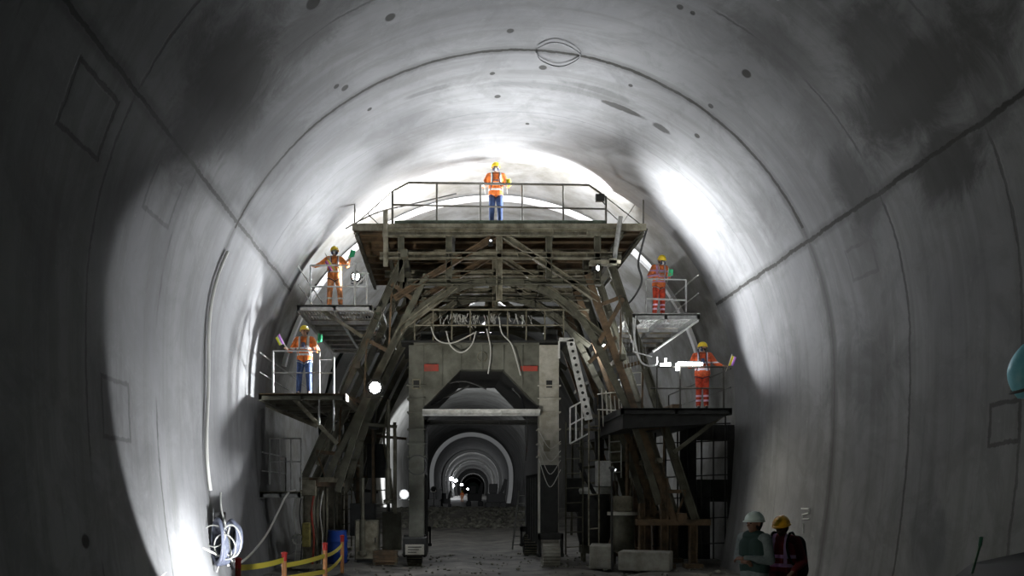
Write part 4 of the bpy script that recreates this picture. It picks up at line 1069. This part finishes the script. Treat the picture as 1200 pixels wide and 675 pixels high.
        A.rc(Vector((-.09, -.155, 1.25))+lean, Vector((.09, -.155, 1.25))+lean, .014, .014)
        A.build('safety_harness', sm, root)
    if O.get('radio'):
        MB().box(-.045+lean.x, .045+lean.x, -.2, -.14, 1.2, 1.32).build('chest_radio', maskd, root, bevel=.01)
    return root
# hand-held signal flags: a short stick with a folded cloth
def flag(loc, rz, tilt, cols, label, L=.34):
    t = empty('signal_flag', loc, label, 'flag', None, rz, local=True); t.rotation_euler = (0, tilt, rz)
    MB().tube([(0, 0, -.12), (0, 0, L+.02)], .010, 8).build('stick', palesteel, t)
    n = len(cols)
    for i, c_ in enumerate(cols):
        rows = []
        x0, x1 = .005+i*.13/n, .005+(i+1)*.13/n
        for q in range(5):
            x = x0+(x1-x0)*q/4; yy = .035*math.sin(x*45); dz = .25*x
            rows.append([(x, yy-.004, .06+dz), (x, yy-.004, L-dz), (x, yy+.004, L-dz), (x, yy+.004, .06+dz)])
        MB().quadgrid(rows).build('cloth', c_, t)
    return t
fy_ = mat('flag_yellow', (.85, .8, .05), .7); fw_ = mat('flag_white', (.85, .85, .85), .7); fp_ = mat('flag_purple', (.35, .12, .45), .7); fg_ = mat('flag_green', (.05, .5, .22), .7); fpk = mat('flag_pink', (.8, .2, .45), .7)

def place(px, py, D): p = PX(px, py, D); return (p.x, p.y, p.z)
# 1 top of the gantry, back to the camera side rail, facing the photographer with hands on the rail
zt = ZD+.01
person(((581-VX)*24.35/F, 24.35, zt), 0, 'worker in yellow helmet, orange vest and jeans standing on the top deck', dict(elbL=(.33, .02, 1.16), handL=(.27, -.2, 1.10), elbR=(-.33, .02, 1.16), handR=(-.27, -.2, 1.10), hdL=(0, -1, -.1), hdR=(0, -1, -.1), curl=.9,
       ankL=(.12, .02, .09), ankR=(-.12, .02, .09)), dict(jacket=hv1, trousers=jeans, helmet=helmet_y, mask=1, harness=strapd), 1.03)
p = PX(594, 222, 24.12); flag((p.x, p.y, p.z), 0, -.1, [fy_], 'yellow flag in the hand of the worker on the top deck', .3)
p = PX(568, 222, 24.12); flag((p.x, p.y, p.z), PI, .1, [fw_], 'pale flag in the other hand of the worker on the top deck', .22)
# 2 upper left
x, y, z = place(392, 357.5, 24.7); z = EYE+(VY-357)*24/F+.01
person((x, y, z), .1, 'worker in bright orange coverall and white goggles on the upper left platform', dict(elbL=(.36, -.06, 1.22), handL=(.42, -.26, 1.36), elbR=(-.38, .0, 1.27), handR=(-.55, -.16, 1.15), ankL=(.17, .02, .09), ankR=(-.15, .02, .09), kneeL=(.15, -.02, .5), kneeR=(-.13, -.02, .5), hdR=(-.7, -.5, -.1), hdL=(.3, -.3, 1), nL=(0, -1, 0)),
       dict(jacket=hv2, trousers=hv2t, helmet=helmet_y, mask=1, lightgog=1, harness=strapd), 1.0)
flag((x+.43, y-.36, z+1.32), .2, .25, [fg_], 'green flag raised by the worker on the upper left platform', .3)
flag((x-.17, y-.24, z+1.42), 0, PI-.55, [fy_, fpk, fp_], 'yellow and purple flag across the chest of the upper left worker', .42)
# 3 lower left
x, y = (357-VX)*22.9/F, 22.9; z = EYE+(VY-461)*22.4/F+.01
person((x, y, z), -.05, 'worker in orange jacket, blue jeans and grey harness on the lower left platform', dict(elbL=(.34, .0, 1.14), handL=(.34, -.20, 1.16), elbR=(-.36, .02, 1.14), handR=(-.40, -.24, 1.12), hdR=(-.2, -.8, .5), hdL=(.1, -.8, .5), head=(0, -.02, 1.615), yaw=-.25, tilt=-.1, ankL=(.12, .02, .09), ankR=(-.16, .02, .09), kneeR=(-.13, -.02, .5)),
       dict(jacket=hv1, trousers=jeans, helmet=helmet_y, harness=strap, radio=1), 1.02)
flag((x-.44, y-.34, z+1.22), PI, .45, [fp_, fw_, fy_], 'yellow and white flag held out by the worker on the lower left platform', .34)
flag((x+.36, y-.30, z+1.26), 0, .1, [fg_], 'green flag held upright by the worker on the lower left platform', .3)
# 4 upper right
x, y = (772-VX)*24.6/F, 24.6; z = EYE+(VY-367)*24/F+.01
person((x, y, z), .25, 'worker in patterned orange clothes looking down on the upper right platform', dict(elbL=(.28, -.04, 1.14), handL=(.20, -.28, 1.18), elbR=(-.32, -.04, 1.16), handR=(-.10, -.28, 1.14), pitch=.35, head=(.03, -.06, 1.60), lean=(.01, -.04, 0)),
       dict(jacket=hv4, trousers=hv3t, helmet=helmet_y, mask=1, harness=strap), .97)
flag((x+.16, y-.34, z+1.0), 0, .1, [fg_], 'green flag held low by the worker on the upper right platform', .28)
# 5 lower right
x, y = (823-VX)*23.9/F, 23.9; z = EYE+(VY-478)*23.4/F+.01
person((x, y, z), -.2, 'worker in red and orange suit with pink ankle bands on the lower right platform', dict(elbL=(.34, .0, 1.2), handL=(.50, -.14, 1.10), elbR=(-.32, -.02, 1.14), handR=(-.10, -.28, 1.14), yaw=-.7, pitch=.05, hdL=(.9, -.4, .1), hipL=(.08, 0, .93), kneeL=(.09, -.02, .5), kneeR=(-.09, -.02, .5), ankL=(.10, .02, .09), ankR=(-.10, .02, .09)),
       dict(jacket=hv3, trousers=hv3t, helmet=helmet_y, mask=1, harness=strapd, radio=1), 1.03)
flag((x+.60, y-.25, z+1.10), 0, .35, [fy_, fp_], 'yellow and purple flag held out at the rail by the lower right worker', .36)
# 6, 7 the two men at the lower right, near the camera
person(((884-VX)*12/F, 12, 0), -1.0, 'man in white helmet, grey shirt and dark vest with folded arms, lower right', dict(elbL=(.25, .0, 1.14), handL=(.0, -.24, 1.16), elbR=(-.26, .0, 1.14), handR=(.02, -.26, 1.12), hdL=(-1, -.1, 0), hdR=(1, -.1, 0), yaw=-.15, nL=(0, .5, -1), nR=(0, .5, -1)),
       dict(jacket=darkvest, shirt=greyshirt, trousers=blackcloth, helmet=helmet_w, skin=skindark), 1.02)
pr = person(((917-VX)*12.3/F, 12.3, 0), -.75, 'man in amber helmet and pink striped red vest carrying a black backpack', dict(elbL=(.28, .02, 1.14), handL=(.22, -.2, 1.0), elbR=(-.27, .02, 1.14), handR=(-.2, -.2, .98), pitch=.25, head=(.0, -.04, 1.61)),
       dict(jacket=hv5, shirt=mat('dark_red_cloth', (.12, .008, .015), .85), trousers=blackcloth, helmet=helmet_o, skin=skindark), .985)
# backpack worn by him: a thing of its own
t = empty('backpack', ((917-VX)*12.3/F, 12.3, 0), 'black backpack on the back of the man in the amber helmet', 'backpack', None, -.75, local=True)
MB().rc((-.09, .29, .98), (-.09, .27, 1.34), .16, .13, .9).rc((.09, .29, .98), (.09, .27, 1.34), .16, .13, .9).build('bag', blackcloth, t, remesh=.012)
MB().rc((-.08, .42, 1.02), (.08, .42, 1.02), .075, .075).build('front_pocket', darkvest, t, smooth=True)
for sx in (-1, 1): MB().tube(smoothpts([(.1*sx, .2, 1.40), (.12*sx, .07, 1.505), (.12*sx, -.07, 1.49), (.13*sx, -.165, 1.32), (.17*sx, -.12, 1.12), (.2*sx, .1, 1.02), (.14*sx, .22, 1.0)]), .018, 6).build('shoulder_strap', blackcloth, t)
# tiny far worker
hvf = banded('far_orange', (.9, .25, .08), (.9, .6, .4), ((1.0, 1.06),))
person(((541.5-VX)*150/F, 150, .12), PI, 'distant figure in orange clothing far down the tunnel', dict(), dict(jacket=hvf, trousers=hv2t, helmet=helmet_y), 1.1)

# ------------------------------------------------------------------ black car roof at the lower right
t = empty('car', (3.6, 4.1, 0), 'black car parked at the lower right, only its roof showing', 'car')
carpaint = mat('black_car_paint', (.004, .004, .004), .5)
carpaint.node_tree.nodes['Principled BSDF'].inputs['Specular IOR Level'].default_value = .2; carglass = mat('dark_glass', (.01, .012, .012), .05)
prof = [(1.2, .35), (1.15, .75), (1.3, .98), (2.15, 1.1), (2.5, 1.35), (2.85, 1.64), (3.2, 1.715), (3.8, 1.745), (4.6, 1.73), (5.2, 1.66), (5.65, 1.2), (5.75, .9), (5.7, .35)]
rows = []
for fy2, ins in ((3.25, .10), (3.3, .0), (4.1, 0), (4.9, 0), (4.97, .10)):
    row = []
    for x, z in prof:
        cx = 3.5; k = 1-ins*.3; top_ = max(0, (z-1.1)/.65); yy = 4.1+(fy2-4.1)*(1-.2*top_)
        z *= 1.055
        row.append((cx+(x-cx)*k, yy, z-(ins*.35 if z > 1 else 0)-(.03*abs(fy2-4.1) if z > 1.2 else 0)))
    rows.append(row)
MB().quadgrid(rows).build('body', carpaint, t, smooth=True)
for yy in (3.38, 4.82):
    MB().prism([(2.35, 1.16), (2.9, 1.58), (4.9, 1.6), (5.35, 1.18)], yy-.02+(-.04 if yy < 4 else .04), yy+.02+(-.04 if yy < 4 else .04)).build('side_window', carglass, t)
for x in (2.0, 4.9):
    for yy in (3.25, 4.8):
        wl = MB().lathe((x, yy, .33), [(0, 0), (.2, 0), (.22, -.01), (.33, 0), (.33, .18), (.22, .19), (0, .18)], (0, 1, 0), 28).build('wheel', black, t)
MB().tube([PX(1139, 672, 4.6), PX(1150, 634, 4.55)], .006, 8).build('antenna', palesteel, t)
MB().tube([PX(1148, 640, 4.5), PX(1150, 629, 4.5)], .010, 8).build('antenna_glint', white, t)  # white end painted as a light glint on the antenna

for o in list(bpy.data.objects):
    if '_local' in o: del o['_local']
